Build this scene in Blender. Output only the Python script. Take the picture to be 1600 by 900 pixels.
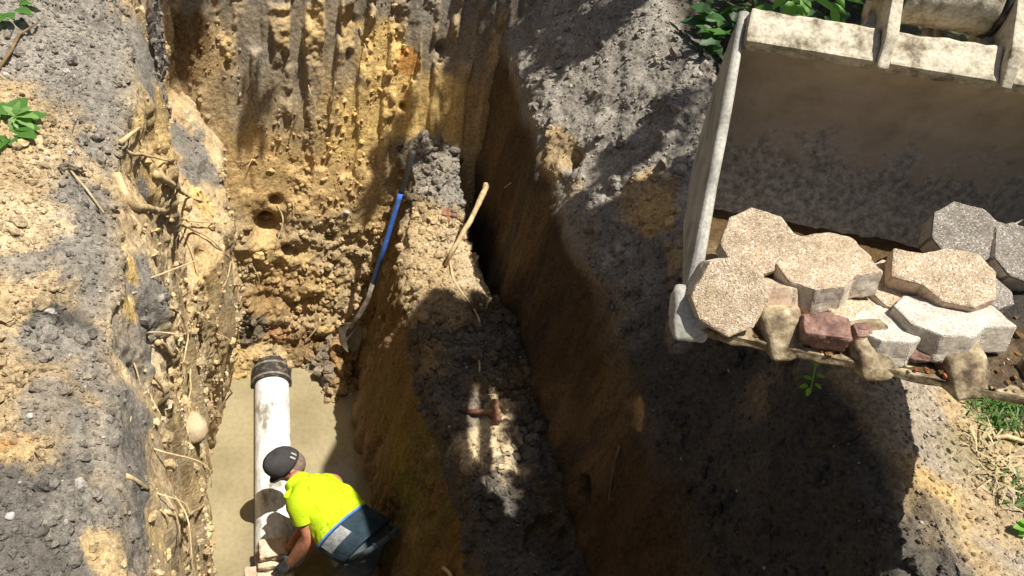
import bpy, bmesh, math, random
import numpy as np
from mathutils import Vector, Matrix

random.seed(7)
rng = np.random.default_rng(7)
S = bpy.context.scene
for o in list(bpy.data.objects):
    bpy.data.objects.remove(o)
COL = S.collection

# ------------------------------------------------------------------ camera
# x runs across the trench, y along it, z up; the ground is z = 0
FPX = 1155.0
_d = np.array([-360, 1100, 1157.0]); _d /= np.linalg.norm(_d)
_t = np.array([-403, -1348, 1155.0]); _t -= _d * (_t @ _d); _t /= np.linalg.norm(_t)
_r = np.cross(_t, -_d)
RW = np.array([_r, _t, -_d])
CAM = np.array([0, 0, 1.6])
cam = bpy.data.cameras.new('camera')
cam.sensor_width = 36.0
cam.lens = FPX / 1600 * 36.0
cam.clip_start = 0.05
cam.clip_end = 400
co = bpy.data.objects.new('camera', cam)
COL.objects.link(co)
cx, cy, cz = RW @ np.array([1, 0, 0]), RW @ np.array([0, -1, 0]), RW @ np.array([0, 0, -1])
co.matrix_world = Matrix(((cx[0], cy[0], cz[0], CAM[0]), (cx[1], cy[1], cz[1], CAM[1]),
                          (cx[2], cy[2], cz[2], CAM[2]), (0, 0, 0, 1)))
S.camera = co

# ------------------------------------------------------------------ light
SUN = Vector((0.225, -0.06, 1.0)).normalized()
W = bpy.data.worlds.new('World')
S.world = W
W.use_nodes = True
nt = W.node_tree
bg = nt.nodes['Background']
sk = nt.nodes.new('ShaderNodeTexSky')
sk.sky_type = 'NISHITA'
sk.sun_disc = False
sk.sun_elevation = math.asin(SUN.z)
sk.sun_rotation = math.atan2(SUN.x, SUN.y)
sk.air_density = 0.8
sk.dust_density = 4.0
nt.links.new(sk.outputs[0], bg.inputs[0])
bg.inputs[1].default_value = 0.05
sl = bpy.data.lights.new('sun', 'SUN')
sl.energy = 5.0
sl.angle = math.radians(0.53)
sl.color = (1.0, 0.955, 0.87)
so = bpy.data.objects.new('sun', sl)
so.rotation_euler = SUN.to_track_quat('Z', 'Y').to_euler()
so.location = (4, 2, 12)
COL.objects.link(so)
S.view_settings.view_transform = 'Standard'
S.view_settings.look = 'None'
S.view_settings.gamma = 1
S.view_settings.exposure = 0.7
S.render.resolution_x = 1024
S.render.resolution_y = 576


# ------------------------------------------------------------------ geometry helpers
def ray(px, py):
    return RW @ np.array([(px - 800) / FPX, (py - 450) / FPX, 1.0])


def at(px, py, z):
    v = ray(px, py)
    return CAM + v * ((z - CAM[2]) / v[2])


def atd(px, py, dep):
    return CAM + ray(px, py) * dep


def cdir(a, b, c):
    v = RW @ np.array([a, -b, -c], dtype=float)
    return v / np.linalg.norm(v)


def project(P):
    c = (P - CAM) @ RW
    z = c[..., 2]
    z = np.where(np.abs(z) < 1e-6, 1e-6, z)
    return 800 + FPX * c[..., 0] / z, 450 + FPX * c[..., 1] / z, z


def nrm(v):
    v = np.asarray(v, float)
    return v / np.linalg.norm(v)


def sstep(a, b, x):
    t = np.clip((x - a) / (b - a), 0, 1)
    return t * t * (3 - 2 * t)


# ------------------------------------------------------------------ noise
def _hash(ix, iy, iz, seed):
    h = (ix.astype(np.uint32) * np.uint32(0x8da6b343)) ^ (iy.astype(np.uint32) * np.uint32(0xd8163841)) ^ \
        (iz.astype(np.uint32) * np.uint32(0xcb1ab31f)) ^ np.uint32((seed * 0x9E3779B1) & 0xffffffff)
    h ^= h >> np.uint32(15)
    h *= np.uint32(0x2c1b3c6d)
    h ^= h >> np.uint32(12)
    h *= np.uint32(0x297a2d39)
    h ^= h >> np.uint32(15)
    return h


def vnoise(p, seed=0):
    f = np.floor(p)
    i = f.astype(np.int64)
    t = (p - f).astype(np.float32)
    t = t * t * t * (t * (t * 6 - 15) + 10)
    x0, y0, z0 = i[:, 0], i[:, 1], i[:, 2]
    out = 0
    for dx in (0, 1):
        wx = t[:, 0] if dx else 1 - t[:, 0]
        for dy in (0, 1):
            wy = t[:, 1] if dy else 1 - t[:, 1]
            for dz in (0, 1):
                wz = t[:, 2] if dz else 1 - t[:, 2]
                out = out + wx * wy * wz * (_hash(x0 + dx, y0 + dy, z0 + dz, seed).astype(np.float32) / 4294967296.0)
    return out * 2 - 1


def fbm(p, seed=0, octv=4, gain=0.5):
    s, a, tot = 0, 1.0, 0
    for k in range(octv):
        s = s + a * vnoise(p * (2.03 ** k) + k * 17.3, seed + k)
        tot += a
        a *= gain
    return s / tot


def lumps(p, seed=0, rad=0.8, cover=0.75):
    """domes of soil: one random lump per cell, the highest wins"""
    f = np.floor(p)
    i = f.astype(np.int64)
    fr = (p - f).astype(np.float32)
    best = np.zeros(len(p), np.float32)
    for dx in (-1, 0, 1):
        for dy in (-1, 0, 1):
            for dz in (-1, 0, 1):
                h = _hash(i[:, 0] + dx, i[:, 1] + dy, i[:, 2] + dz, seed)
                jx = (h & np.uint32(255)).astype(np.float32) / 255
                jy = ((h >> np.uint32(8)) & np.uint32(255)).astype(np.float32) / 255
                jz = ((h >> np.uint32(16)) & np.uint32(255)).astype(np.float32) / 255
                q = (h >> np.uint32(24)).astype(np.float32) / 255
                r = rad * (0.45 + 0.55 * q)
                d2 = (fr[:, 0] - dx - jx) ** 2 + (fr[:, 1] - dy - jy) ** 2 + (fr[:, 2] - dz - jz) ** 2
                v = np.sqrt(np.maximum(0, 1 - d2 / (r * r))) * r
                v = np.where(q > 1 - cover, v, 0)
                best = np.maximum(best, v)
    return best


# ------------------------------------------------------------------ materials
def mat_base(name, rough=0.9):
    m = bpy.data.materials.new(name)
    m.use_nodes = True
    n = m.node_tree
    b = n.nodes['Principled BSDF']
    b.inputs['Roughness'].default_value = rough
    return m, n, b


def N(n, kind, **kw):
    x = n.nodes.new(kind)
    for k, v in kw.items():
        setattr(x, k, v)
    return x


def tex_noise(n, scale, detail=4, rough=0.55, vec=None):
    t = n.nodes.new('ShaderNodeTexNoise')
    t.inputs['Scale'].default_value = scale
    t.inputs['Detail'].default_value = detail
    t.inputs['Roughness'].default_value = rough
    if vec is not None:
        n.links.new(vec, t.inputs['Vector'])
    return t.outputs[0]


def objco(n, scale=None):
    t = n.nodes.new('ShaderNodeTexCoord')
    if scale is None:
        return t.outputs['Object']
    mp = n.nodes.new('ShaderNodeMapping')
    mp.inputs['Scale'].default_value = scale
    n.links.new(t.outputs['Object'], mp.inputs['Vector'])
    return mp.outputs[0]


def ramp(n, fac, stops):
    r = n.nodes.new('ShaderNodeValToRGB')
    e = r.color_ramp.elements
    while len(e) < len(stops):
        e.new(0.5)
    for el, (p, c) in zip(e, stops):
        el.position = p
        el.color = (*c, 1) if len(c) == 3 else c
    n.links.new(fac, r.inputs[0])
    return r.outputs[0]


def mixc(n, fac, a, b, mode='MIX'):
    m = n.nodes.new('ShaderNodeMix')
    m.data_type = 'RGBA'
    m.blend_type = mode
    for sock, v in ((m.inputs[0], fac), (m.inputs[6], a), (m.inputs[7], b)):
        if hasattr(v, 'links') or hasattr(v, 'is_linked'):
            n.links.new(v, sock)
        elif isinstance(v, (int, float)):
            sock.default_value = v
        else:
            sock.default_value = (*v, 1)
    return m.outputs[2]


def mathn(n, op, a, b=0.0):
    m = n.nodes.new('ShaderNodeMath')
    m.operation = op
    for sock, v in ((m.inputs[0], a), (m.inputs[1], b)):
        if isinstance(v, (int, float)):
            sock.default_value = v
        else:
            n.links.new(v, sock)
    return m.outputs[0]


def bump(n, b, h, strength=0.5, dist=0.01):
    k = n.nodes.new('ShaderNodeBump')
    k.inputs['Strength'].default_value = strength
    k.inputs['Distance'].default_value = dist
    n.links.new(h, k.inputs['Height'])
    n.links.new(k.outputs[0], b.inputs['Normal'])
    return k


def soil_mat():
    m, n, b = mat_base('soil', 0.97)
    b.inputs['Specular IOR Level'].default_value = 0.15
    at_ = N(n, 'ShaderNodeAttribute', attribute_name='Col')
    oc = objco(n)
    f1 = tex_noise(n, 60, 6, 0.65, oc)
    f2 = tex_noise(n, 260, 3, 0.6, oc)
    v = ramp(n, f1, [(0.28, (0.5, 0.48, 0.46)), (0.5, (1, 1, 1)), (0.72, (1.5, 1.48, 1.44))])
    c = mixc(n, 1.0, at_.outputs[0], v, 'MULTIPLY')
    v2 = ramp(n, f2, [(0.32, (0.7, 0.7, 0.7)), (0.55, (1, 1, 1)), (0.7, (1.3, 1.3, 1.27))])
    c = mixc(n, 1.0, c, v2, 'MULTIPLY')
    n.links.new(c, b.inputs['Base Color'])
    h = mathn(n, 'ADD', mathn(n, 'MULTIPLY', f1, 1.0), mathn(n, 'MULTIPLY', f2, 0.35))
    bump(n, b, h, 0.75, 0.012)
    return m


def noisy_mat(name, stops, scale=12, detail=6, rough=0.9, bstr=0.4, bdist=0.004, fine=180, spec=0.3, metallic=0.0,
              stretch=None):
    m, n, b = mat_base(name, rough)
    b.inputs['Specular IOR Level'].default_value = spec
    b.inputs['Metallic'].default_value = metallic
    oc = objco(n, stretch)
    f = tex_noise(n, scale, detail, 0.62, oc)
    f2 = tex_noise(n, fine, 3, 0.6, oc)
    c = ramp(n, f, stops)
    c = mixc(n, 1.0, c, ramp(n, f2, [(0.3, (0.75,) * 3), (0.5, (1,) * 3), (0.72, (1.25,) * 3)]), 'MULTIPLY')
    n.links.new(c, b.inputs['Base Color'])
    bump(n, b, mathn(n, 'ADD', f, mathn(n, 'MULTIPLY', f2, 0.4)), bstr, bdist)
    return m


SOIL = soil_mat()


# ------------------------------------------------------------------ objects
def tag(o, label=None, cat=None, group=None, kind=None):
    if label: o['label'] = label
    if cat: o['category'] = cat
    if group: o['group'] = group
    if kind: o['kind'] = kind
    return o


def link(name, me, parent=None):
    o = bpy.data.objects.new(name, me)
    COL.objects.link(o)
    if parent is not None:
        o.parent = parent
        o.matrix_parent_inverse = Matrix.Translation(-parent.location)
    return o


def thing(name, label, cat, loc=(0, 0, 0), group=None):
    o = bpy.data.objects.new(name, None)
    o.empty_display_size = 0.1
    o.location = Vector([float(v) for v in loc])
    COL.objects.link(o)
    return tag(o, label, cat, group)


class MB:
    """collects shapes in world space and links them as one mesh"""
    def __init__(s):
        s.v, s.f, s.mi = [], [], []

    def add(s, vs, fs, mi=0):
        k = len(s.v)
        s.v += [tuple(float(c) for c in v) for v in vs]
        s.f += [tuple(i + k for i in f) for f in fs]
        s.mi += [mi] * len(fs)

    def box(s, c, ax, ay, az, mi=0):
        c, ax, ay, az = (np.asarray(q, float) for q in (c, ax, ay, az))
        vs = [c + sx * ax + sy * ay + sz * az for sz in (-1, 1) for sy in (-1, 1) for sx in (-1, 1)]
        s.add(vs, [(0, 2, 3, 1), (4, 5, 7, 6), (0, 1, 5, 4), (2, 6, 7, 3), (0, 4, 6, 2), (1, 3, 7, 5)], mi)

    def prism(s, poly, ext, mi=0, mi_side=None):
        poly = [np.asarray(p, float) for p in poly]
        ext = np.asarray(ext, float)
        n = len(poly)
        s.add(poly + [p + ext for p in poly], [tuple(range(n))[::-1], tuple(range(n, 2 * n))], mi)
        k = len(s.v) - 2 * n
        for i in range(n):
            j = (i + 1) % n
            s.f.append((k + i, k + j, k + n + j, k + n + i))
            s.mi.append(mi if mi_side is None else mi_side)

    def rings(s, rings, cap=True, mi=0):
        n = len(rings[0])
        vs = [p for r in rings for p in r]
        fs = []
        for a in range(len(rings) - 1):
            for i in range(n):
                j = (i + 1) % n
                fs.append((a * n + i, a * n + j, (a + 1) * n + j, (a + 1) * n + i))
        if cap:
            fs.append(tuple(range(n))[::-1])
            fs.append(tuple(range((len(rings) - 1) * n, len(rings) * n)))
        s.add(vs, fs, mi)

    def tube(s, pts, rad, n=8, cap=True, mi=0):
        pts = [np.asarray(p, float) for p in pts]
        if np.isscalar(rad): rad = [rad] * len(pts)
        up = None
        rs = []
        for i, p in enumerate(pts):
            d = nrm(pts[min(i + 1, len(pts) - 1)] - pts[max(i - 1, 0)])
            if up is None:
                up = np.cross(d, (0.31, 0.2, 0.93))
                if np.linalg.norm(up) < 0.1: up = np.cross(d, (1, 0, 0))
            up = nrm(up - d * (up @ d))
            sd = np.cross(d, up)
            rs.append([p + rad[i] * (math.cos(t) * up + math.sin(t) * sd)
                       for t in np.linspace(0, 2 * math.pi, n, endpoint=False)])
        s.rings(rs, cap, mi)

    def build(s, name, mats, parent=None, smooth=False, bevel=0, seg=2, subdiv=0, rough=None):
        me = bpy.data.meshes.new(name)
        me.from_pydata(s.v, [], s.f)
        if not isinstance(mats, (list, tuple)): mats = [mats]
        for m in mats: me.materials.append(m)
        me.polygons.foreach_set('material_index', s.mi)
        bm = bmesh.new()
        bm.from_mesh(me)
        bmesh.ops.recalc_face_normals(bm, faces=bm.faces)
        if bevel:
            bmesh.ops.bevel(bm, geom=[e for e in bm.edges if e.is_manifold and e.calc_face_angle(0) > 0.5],
                            offset=bevel, segments=seg, affect='EDGES', profile=0.6)
        if subdiv:
            bmesh.ops.triangulate(bm, faces=[f for f in bm.faces if len(f.verts) > 4])
            for _ in range(subdiv):
                L = np.median([e.calc_length() for e in bm.edges])
                bmesh.ops.subdivide_edges(bm, edges=[e for e in bm.edges if e.calc_length() > L * 0.6], cuts=1, use_grid_fill=True)
        if rough:
            amp, sc, sd = rough
            bm.normal_update()
            bm.verts.ensure_lookup_table()
            P = np.array([v.co for v in bm.verts])
            h = (fbm(P * sc, sd, 3) * 0.6 + lumps(P * sc * 0.9, sd + 5) * 0.8 - 0.15) * amp
            nn = np.array([v.normal for v in bm.verts])
            P = P + nn * h[:, None]
            for v, p in zip(bm.verts, P): v.co = p
        bm.to_mesh(me)
        bm.free()
        if smooth:
            me.polygons.foreach_set('use_smooth', [True] * len(me.polygons))
        return link(name, me, parent)


def np_mesh(name, V, Fq, mat, col=None, smooth=True, parent=None):
    me = bpy.data.meshes.new(name)
    k = Fq.shape[1]
    me.vertices.add(len(V))
    me.vertices.foreach_set('co', np.ascontiguousarray(V, np.float32).ravel())
    me.loops.add(Fq.size)
    me.loops.foreach_set('vertex_index', np.ascontiguousarray(Fq, np.int32).ravel())
    me.polygons.add(len(Fq))
    me.polygons.foreach_set('loop_start', np.arange(0, Fq.size, k, dtype=np.int32))
    me.polygons.foreach_set('loop_total', np.full(len(Fq), k, np.int32))
    me.polygons.foreach_set('use_smooth', np.full(len(Fq), smooth))
    me.update(calc_edges=True)
    me.materials.append(mat)
    if col is not None:
        a = me.color_attributes.new('Col', 'FLOAT_COLOR', 'POINT')
        c4 = np.ones((len(V), 4), np.float32)
        c4[:, :3] = col
        a.data.foreach_set('color', c4.ravel())
    return link(name, me, parent)

# ================================================================== TERRAIN
# soils (linear base colours)
GREY = np.array([.215, .194, .163])
DGREY = np.array([.095, .086, .074])
TAN = np.array([.37, .275, .155])
PALE = np.array([.50, .40, .255])
YEL = np.array([.56, .39, .155])
ORNG = np.array([.44, .21, .05])
OCH = np.array([.42, .285, .13])
BRN = np.array([.20, .125, .055])
DARK = np.array([.055, .05, .045])
REDC = np.array([.36, .13, .06])
OLIV = np.array([.16, .13, .055])
PATCH = {}


def mixw(c, col, w):
    w = w[:, None]
    return c * (1 - w) + col * w


def loft(profile, ys, counts, smooth_it=6):
    """profile(y) -> list of (x, z); resampled per segment, rounded along u"""
    rows = []
    for y in ys:
        p = np.array(profile(y), float)
        segs = []
        for i, n in enumerate(counts):
            t = np.linspace(0, 1, n, endpoint=False)[:, None]
            segs.append(p[i] * (1 - t) + p[i + 1] * t)
        segs.append(p[-1:])
        q = np.concatenate(segs)
        for _ in range(smooth_it):
            q[1:-1] = 0.25 * q[:-2] + 0.5 * q[1:-1] + 0.25 * q[2:]
        rows.append(np.c_[q[:, 0], np.full(len(q), y), q[:, 1]])
    return np.array(rows)


def blob(flat, px, py, r, seed):
    """weight of a patch of soil centred where the pixel's line meets this surface (distance measured on it)"""
    u, v, z = project(flat)
    d = np.hypot(u - px, v - py) + np.where(z > 0.2, 0, 1e6)
    near = np.where(d < d.min() + 6)[0]
    c = flat[near[np.argmin(z[near])]]
    dd = np.linalg.norm(flat - c, axis=1) / r
    w = np.zeros(len(flat))
    m = dd < 1.7
    w[m] = sstep(1.18, 0.72, dd[m] + 0.42 * fbm(flat[m] * (1.1 / r), seed, 4) + .38 * fbm(flat[m] * 21, seed + 9, 4))
    return w


def surface(name, G, flip, disp, colour):
    nu, nv = G.shape[:2]
    du = np.gradient(G, axis=0)
    dv = np.gradient(G, axis=1)
    nn = np.cross(du, dv)
    nn /= np.linalg.norm(nn, axis=2, keepdims=True) + 1e-9
    if flip: nn = -nn
    flat = G.reshape(-1, 3)
    nf = nn.reshape(-1, 3)
    h, dvec = disp(flat, nf)
    V = flat + nf * h[:, None]
    if dvec is not None: V = V + dvec
    col = np.clip(colour(flat, nf, h), 0.01, 0.9)
    i = np.arange(nu * nv).reshape(nu, nv)
    Fq = np.stack([i[:-1, :-1], i[1:, :-1], i[1:, 1:], i[:-1, 1:]], -1).reshape(-1, 4)
    if flip: Fq = Fq[:, ::-1]
    o = np_mesh(name, V, Fq, SOIL, col)
    o['kind'] = 'structure'
    PATCH.setdefault(name, []).append((V, nf, col))
    return o, V, nf, col


def dent(flat, px, py, r):
    u, v, z = project(flat)
    d = np.hypot(u - px, v - py) + np.where(z > 0.2, 0, 1e6)
    near = np.where(d < d.min() + 6)[0]
    c = flat[near[np.argmin(z[near])]]
    return np.exp(-((flat - c) ** 2).sum(1) / (r * r))


def hit(px, py, *names, tol=5):
    """first point of the named terrain surfaces met by a pixel's line, with its normal"""
    best = None
    for nm in names:
        for V, nf, col in PATCH[nm]:
            u, v, z = project(V)
            m = (np.abs(u - px) < tol) & (np.abs(v - py) < tol) & (z > 0.3)
            if m.any():
                k = np.where(m)[0]
                j = k[np.argmin(z[k] + 0.002 * np.hypot(u[k] - px, v[k] - py))]
                if best is None or z[j] < best[2]:
                    best = (V[j], nf[j], z[j])
    if best is None:
        for nm in names:
            for V, nf, col in PATCH[nm]:
                u, v, z = project(V)
                d = np.hypot(u - px, v - py) + np.where(z > .3, 0, 1e6)
                j = int(np.argmin(d))
                if best is None or d[j] < best[2]:
                    best = (V[j], nf[j], d[j])
    return best[0].copy(), best[1].copy()


def flakes(P, seed, n=5.0, octv=3):
    """stepped, broken faces like clay that has spalled off"""
    q = fbm(P, seed, octv) * n
    f = np.floor(q)
    return (f + sstep(.55, 1, q - f)) / n


def soil_h(P, seed, big=.02, mid=.016, small=.008, fine=.003):
    h = big * fbm(P * 4.5, seed, 3)
    k = fbm(P * 3.1, seed + 91, 2)
    h = h + mid * (lumps(P * 13, seed + 1) - .35) * sstep(-.45, .35, k)
    h = h + small * (lumps(P * 30, seed + 2) - .3)
    h = h + fine * fbm(P * 75, seed + 3, 3)
    return h


def ygrid(a, b, s0, s1):
    out = [a]
    while out[-1] < b:
        t = (out[-1] - a) / (b - a)
        out.append(out[-1] + s0 * (1 - t) + s1 * t)
    return np.array(out)


def ip(y, *kv):
    return float(np.interp(y, [k for k, _ in kv], [v for _, v in kv]))


# ---------------------------------------------------------------- left wall and the ground on its side
def prof_l(y):
    xe = ip(y, (.3, -.27), (.7, -.30), (1.15, -.36), (2, -.435), (2.5, -.44), (3, -.50), (3.6, -.56), (5, -.58))
    xb = ip(y, (0, -.58), (1.6, -.60), (2.16, -.585), (2.79, -.46), (3.55, -.30), (4.3, -.16))
    f = float(sstep(2.75, 3.25, np.array(y)))
    f2 = float(sstep(2.35, 2.7, np.array(y)))
    xl = xe + .02
    x2 = xl + .05 + f * (.24)
    return [(-2.0, -.06), (-1.9, .10), (xe - .5, .10), (xe - .12, .045), (xe, -.05), (xl + .05 * (1 - f), -.38), (xl + .03 * (1 - f), -1.42 + .15 * f),
            (x2, -1.62), (x2 + .02, -2.3), (max(xb, x2 * .3 + xb * .7), -3.0), (xb, -4.0)]


yl = ygrid(.25, 5.0, .0065, .0095)
GL = loft(prof_l, yl, [4, 40, 72, 28, 40, 130, 40, 75, 70, 45])


def disp_l(P, n):
    wall = sstep(.0, -.35, P[:, 2]) * (n[:, 2] < .75)
    h0 = soil_h(P, 11, .055, .015, .008, .006) + .03 * flakes(P * 7, 10, 6) * sstep(-.1, .3, fbm(P * 2.7, 9, 2)) - .03 * sstep(.12, .0, np.abs(fbm(P * 6, 12, 3))) * sstep(0, .3, fbm(P * 2.5, 13, 2))
    # on the wall: vertical smears left by the bucket teeth, clods hanging between them
    q = P * np.array([1, 7.5, .55])
    s = fbm(q, 14, 3)
    smooth = sstep(-.2, .12, s + .35 * fbm(P * np.array([1, 2, 1.2]), 15, 2))
    hw = .05 * fbm(P * np.array([2.5, 3.5, 1.4]), 16, 3) + (.07 * flakes(P * np.array([5, 6, 4]), 17, 5) + .012 * lumps(P * 16, 18) + .010 * lumps(P * 34, 19) - .01) * (1 - .88 * smooth) \
        + .012 * fbm(P * np.array([6, 26, 2]), 20, 3) + .003 * fbm(P * 70, 21, 2)
    # stepped strips, each cut standing a little behind the next
    hw = hw + .035 * (sstep(-.1, .1, np.sin(P[:, 1] * 7.3 + 2.2 * fbm(P * np.array([0, 1.1, .5]), 22, 2))) - .5)
    # deep gaps
    for px, py, r, d in ((262, 355, .09, .13), (283, 330, .06, .08), (283, 760, .07, .10), (268, 660, .05, .08), (300, 430, .06, .09), (255, 560, .05, .06),
                         (262, 500, .05, .07), (330, 395, .05, .08)):
        hw = hw - d * dent(P, px, py, r * .8)
    return h0 * (1 - wall) + hw * wall, None


def col_l(P, n, h):
    g = fbm(P * 2.6, 30, 4)
    c = np.where((g > .02)[:, None], TAN, TAN * .82 + GREY * .18)
    c = mixw(np.tile(TAN, (len(P), 1)), GREY * 1.15, sstep(-.05, .25, g) * .75)
    for px, py, r, cc, a in ((150, 60, .38, GREY, 1), (70, 40, .3, GREY * 1.2, .8), (200, 120, .25, GREY, 1), (150, 190, .22, GREY, 1), (40, 170, .16, TAN * 1.05, .8),
                             (60, 280, .27, TAN * 1.1, .9), (60, 360, .16, PALE, .8), (110, 250, .1, PALE * .85, .6), (160, 320, .16, GREY, 1), (155, 420, .14, GREY, 1), (30, 415, .07, GREY * 1.05, .8),
                             (30, 500, .18, TAN * 1.1, .9), (110, 500, .10, DGREY, 1), (100, 560, .12, GREY, 1), (150, 560, .12, GREY, 1), (20, 640, .18, TAN, .9), (25, 690, .035, ORNG * .8 + TAN * .2, .6), (20, 720, .05, YEL * .4 + TAN * .6, .7),
                             (90, 640, .08, GREY * .9, .8), (120, 720, .1, TAN, .8), (40, 800, .16, DGREY * 1.3, 1), (60, 870, .12, DGREY * 1.3, 1), (130, 800, .1, GREY * .9, .9), (165, 690, .08, GREY, .9), (160, 850, .05, YEL * .5 + TAN * .5, .7)):
        c = mixw(c, cc, blob(P, px, py, r, px + py) * a)
    wall = sstep(.0, -.12, P[:, 2]) * (n[:, 2] < .8)
    s = fbm(P * np.array([2, 9, .8]), 33, 3)
    w = mixw(np.tile(TAN * 1.25, (len(P), 1)), YEL * .7 + PALE * .45, sstep(.0, .35, s) * .65)
    w = mixw(w, PALE * 1.1, sstep(.0, .3, fbm(P * 5, 35, 3)) * .75)
    w = mixw(w, OCH * 1.2, sstep(-.15, -.45, s) * .5)
    for px, py, r, cc, a in ((250, 60, .35, GREY, 1), (240, 120, .3, GREY, 1), (247, 225, .2, YEL * .6 + TAN * .45, .85), (260, 190, .15, YEL * .7 + TAN * .3, .9), (225, 460, .12, GREY, 1), (232, 510, .12, GREY, .9), (205, 680, .14, GREY, 1),
                             (200, 780, .13, GREY * .95, 1), (212, 870, .1, GREY * .95, .8), (205, 420, .05, YEL, 1), (212, 480, .05, YEL * .9, 1), (250, 305, .07, GREY * 1.15, 1), (315, 235, .2, GREY, 1), (300, 210, .14, GREY, 1), (320, 270, .13, GREY, 1), (320, 310, .12, YEL * 1.05, .9), (345, 300, .1, TAN * 1.2, .8),
                             (340, 420, .15, OCH * 1.25, .6), (340, 520, .2, TAN * .9, .6), (325, 690, .06, PALE, .8), (340, 640, .12, TAN * .85, .7), (215, 560, .1, GREY * 1.1, .8)):
        w = mixw(w, cc, blob(P, px, py, r, px * 2 + py) * a)
    c = c * (1 - wall[:, None]) + w * wall[:, None]
    wet = sstep(-3.05, -3.4, P[:, 2] + .1 * fbm(P * 6, 37, 2))
    c = mixw(c, BRN * .7, wet * .6)
    return c * (1 + .18 * fbm(P * 14, 36, 2))[:, None]


surface('pit_wall', GL, True, disp_l, col_l)


# ---------------------------------------------------------------- far wall with the marks of the bucket teeth
xs = np.arange(-.80, 1.85, .0088)
zs = np.concatenate([np.arange(-4.0, -.35, .0088), np.arange(-.35, .001, .03)])
X, Z = np.meshgrid(xs, zs, indexing='ij')
Y = 3.72 + .285 * (Z + 3.4) + .05 * np.sin(X * 2.0)
Y = np.where(X > .8, np.maximum(Y, 3.72 + .285 * (Z + 3.4)), Y)
GF = np.stack([X, Y, Z], -1)


def disp_f(P, n):
    clod = .045 * fbm(P * np.array([3, 3, 2.2]), 51, 3) + .075 * flakes(P * np.array([5, 5, 6.5]), 52, 6) + .03 * flakes(P * 13, 49, 5) + .008 * (lumps(P * 19, 53) - .3) + .008 * (lumps(P * 36, 54) - .3) + .004 * fbm(P * 80, 55, 2)
    # grooves: one per tooth pass, each ending at its own height
    g = np.zeros(len(P))
    flatw = np.zeros(len(P))
    r2 = np.random.default_rng(4)
    k = 0
    for row, (z0, z1) in enumerate(((-.25, -.95), (-.8, -1.75))):
        x = -.62
        while x < 1.5:
            x += r2.uniform(.14, .2)
            w = r2.uniform(.045, .062)
            za = z0 + r2.uniform(-.25, .2)
            zb = z1 + r2.uniform(-.25, .22)
            lean = r2.uniform(-.05, .05)
            xx = P[:, 0] - x - lean * (P[:, 2] - zb) + .012 * fbm(P * np.array([0, 0, 5]), 60 + k, 1)
            m = sstep(w, w * .72, np.abs(xx)) * sstep(zb - .02, zb + .02, P[:, 2]) * sstep(za + .1, za, P[:, 2])
            dep = r2.uniform(.010, .030) if row == 0 else r2.uniform(.005, .03)
            g = np.maximum(g, m * dep)
            flatw = np.maximum(flatw, m)
            k += 1
    s = fbm(P * np.array([5, 1, .9]), 57, 2)
    broad = sstep(-.4, -.05, s) * sstep(-2.6, -1.9, P[:, 2]) * sstep(-.9, -1.25, P[:, 2])
    flatw = np.maximum(flatw, broad * .85)
    sm = .02 * fbm(P * np.array([3, 3, 1.5]), 51, 2) + .02 * flakes(P * np.array([9, 5, 3.5]), 48, 4) + .007 * fbm(P * np.array([22, 8, 2.5]), 58, 3) + .003 * fbm(P * 60, 59, 2) - .012
    h = clod * (1 - flatw) + sm * flatw - g
    for px, py, r, d in ((424, 358, .12, .22), (434, 322, .05, .10), (634, 178, .035, .07), (520, 380, .05, .06), (505, 545, .05, .05), (695, 85, .05, .07), (550, 40, .05, .06), (455, 395, .05, .07)):
        h = h - d * dent(P, px, py, r * .8) * np.clip(1 + .5 * fbm(P * 9, 46, 3), 0, 2)
    disp_f.flatw = flatw
    # rubble slope where the pipe comes out
    foot = sstep(-2.9, -3.5, P[:, 2]) * (.10 + .06 * fbm(P * 5, 56, 3))
    return h + foot, None


def col_f(P, n, h):
    f = disp_f.flatw
    c = mixw(np.tile(TAN * 1.05, (len(P), 1)), YEL, sstep(-.05, .3, fbm(P * np.array([3, 3, 2]), 61, 3)) * .5)
    c = mixw(c, OCH, sstep(.4, 1, f) * .5 * sstep(-.3, .3, fbm(P * 4, 62, 2)))
    top = sstep(-.85, -.55, P[:, 2] + .14 * fbm(P * 4, 63, 3))
    c = mixw(c, GREY * 1.1, top * .85)
    c = mixw(c, GREY * .95, f * sstep(-1.35, -.9, P[:, 2]) * .7)
    for px, py, r, cc, a in ((600, 90, .22, YEL * 1.1, 1), (625, 170, .3, YEL * 1.12, 1), (690, 180, .25, YEL, 1), (560, 200, .28, YEL * 1.05, 1), (640, 105, .1, ORNG * 1.25, .8), (545, 260, .2, YEL, .8), (500, 200, .15, TAN * .9, .7),
                             (420, 150, .3, GREY * 1.05, .6), (450, 200, .2, TAN * .85, .6), (420, 270, .3, OCH * 1.25, .8), (490, 290, .25, OCH * 1.25, .8), (560, 300, .2, OCH * 1.3, .7), (330, 170, .2, TAN, .6), (330, 90, .2, OCH * 1.2, .5),
                             (300, 60, .15, BRN * .9, .9), (288, 110, .12, BRN, .8), (540, 400, .2, TAN, .7), (460, 470, .25, BRN * 1.6, .6), (400, 480, .15, BRN * 1.3, .7), (390, 520, .14, DARK * 1.8, .8), (470, 540, .15, BRN, .8), (440, 525, .09, REDC * .8, .5), (505, 555, .05, REDC, .9), (540, 560, .16, GREY * .8, .8),
                             (640, 240, .12, TAN, .7), (520, 490, .12, TAN * .9, .6)):
        c = mixw(c, cc, blob(P, px, py, r, px + 3 * py) * a)
    return c * (1 + .2 * fbm(P * np.array([16, 10, 6]), 66, 3))[:, None]


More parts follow.
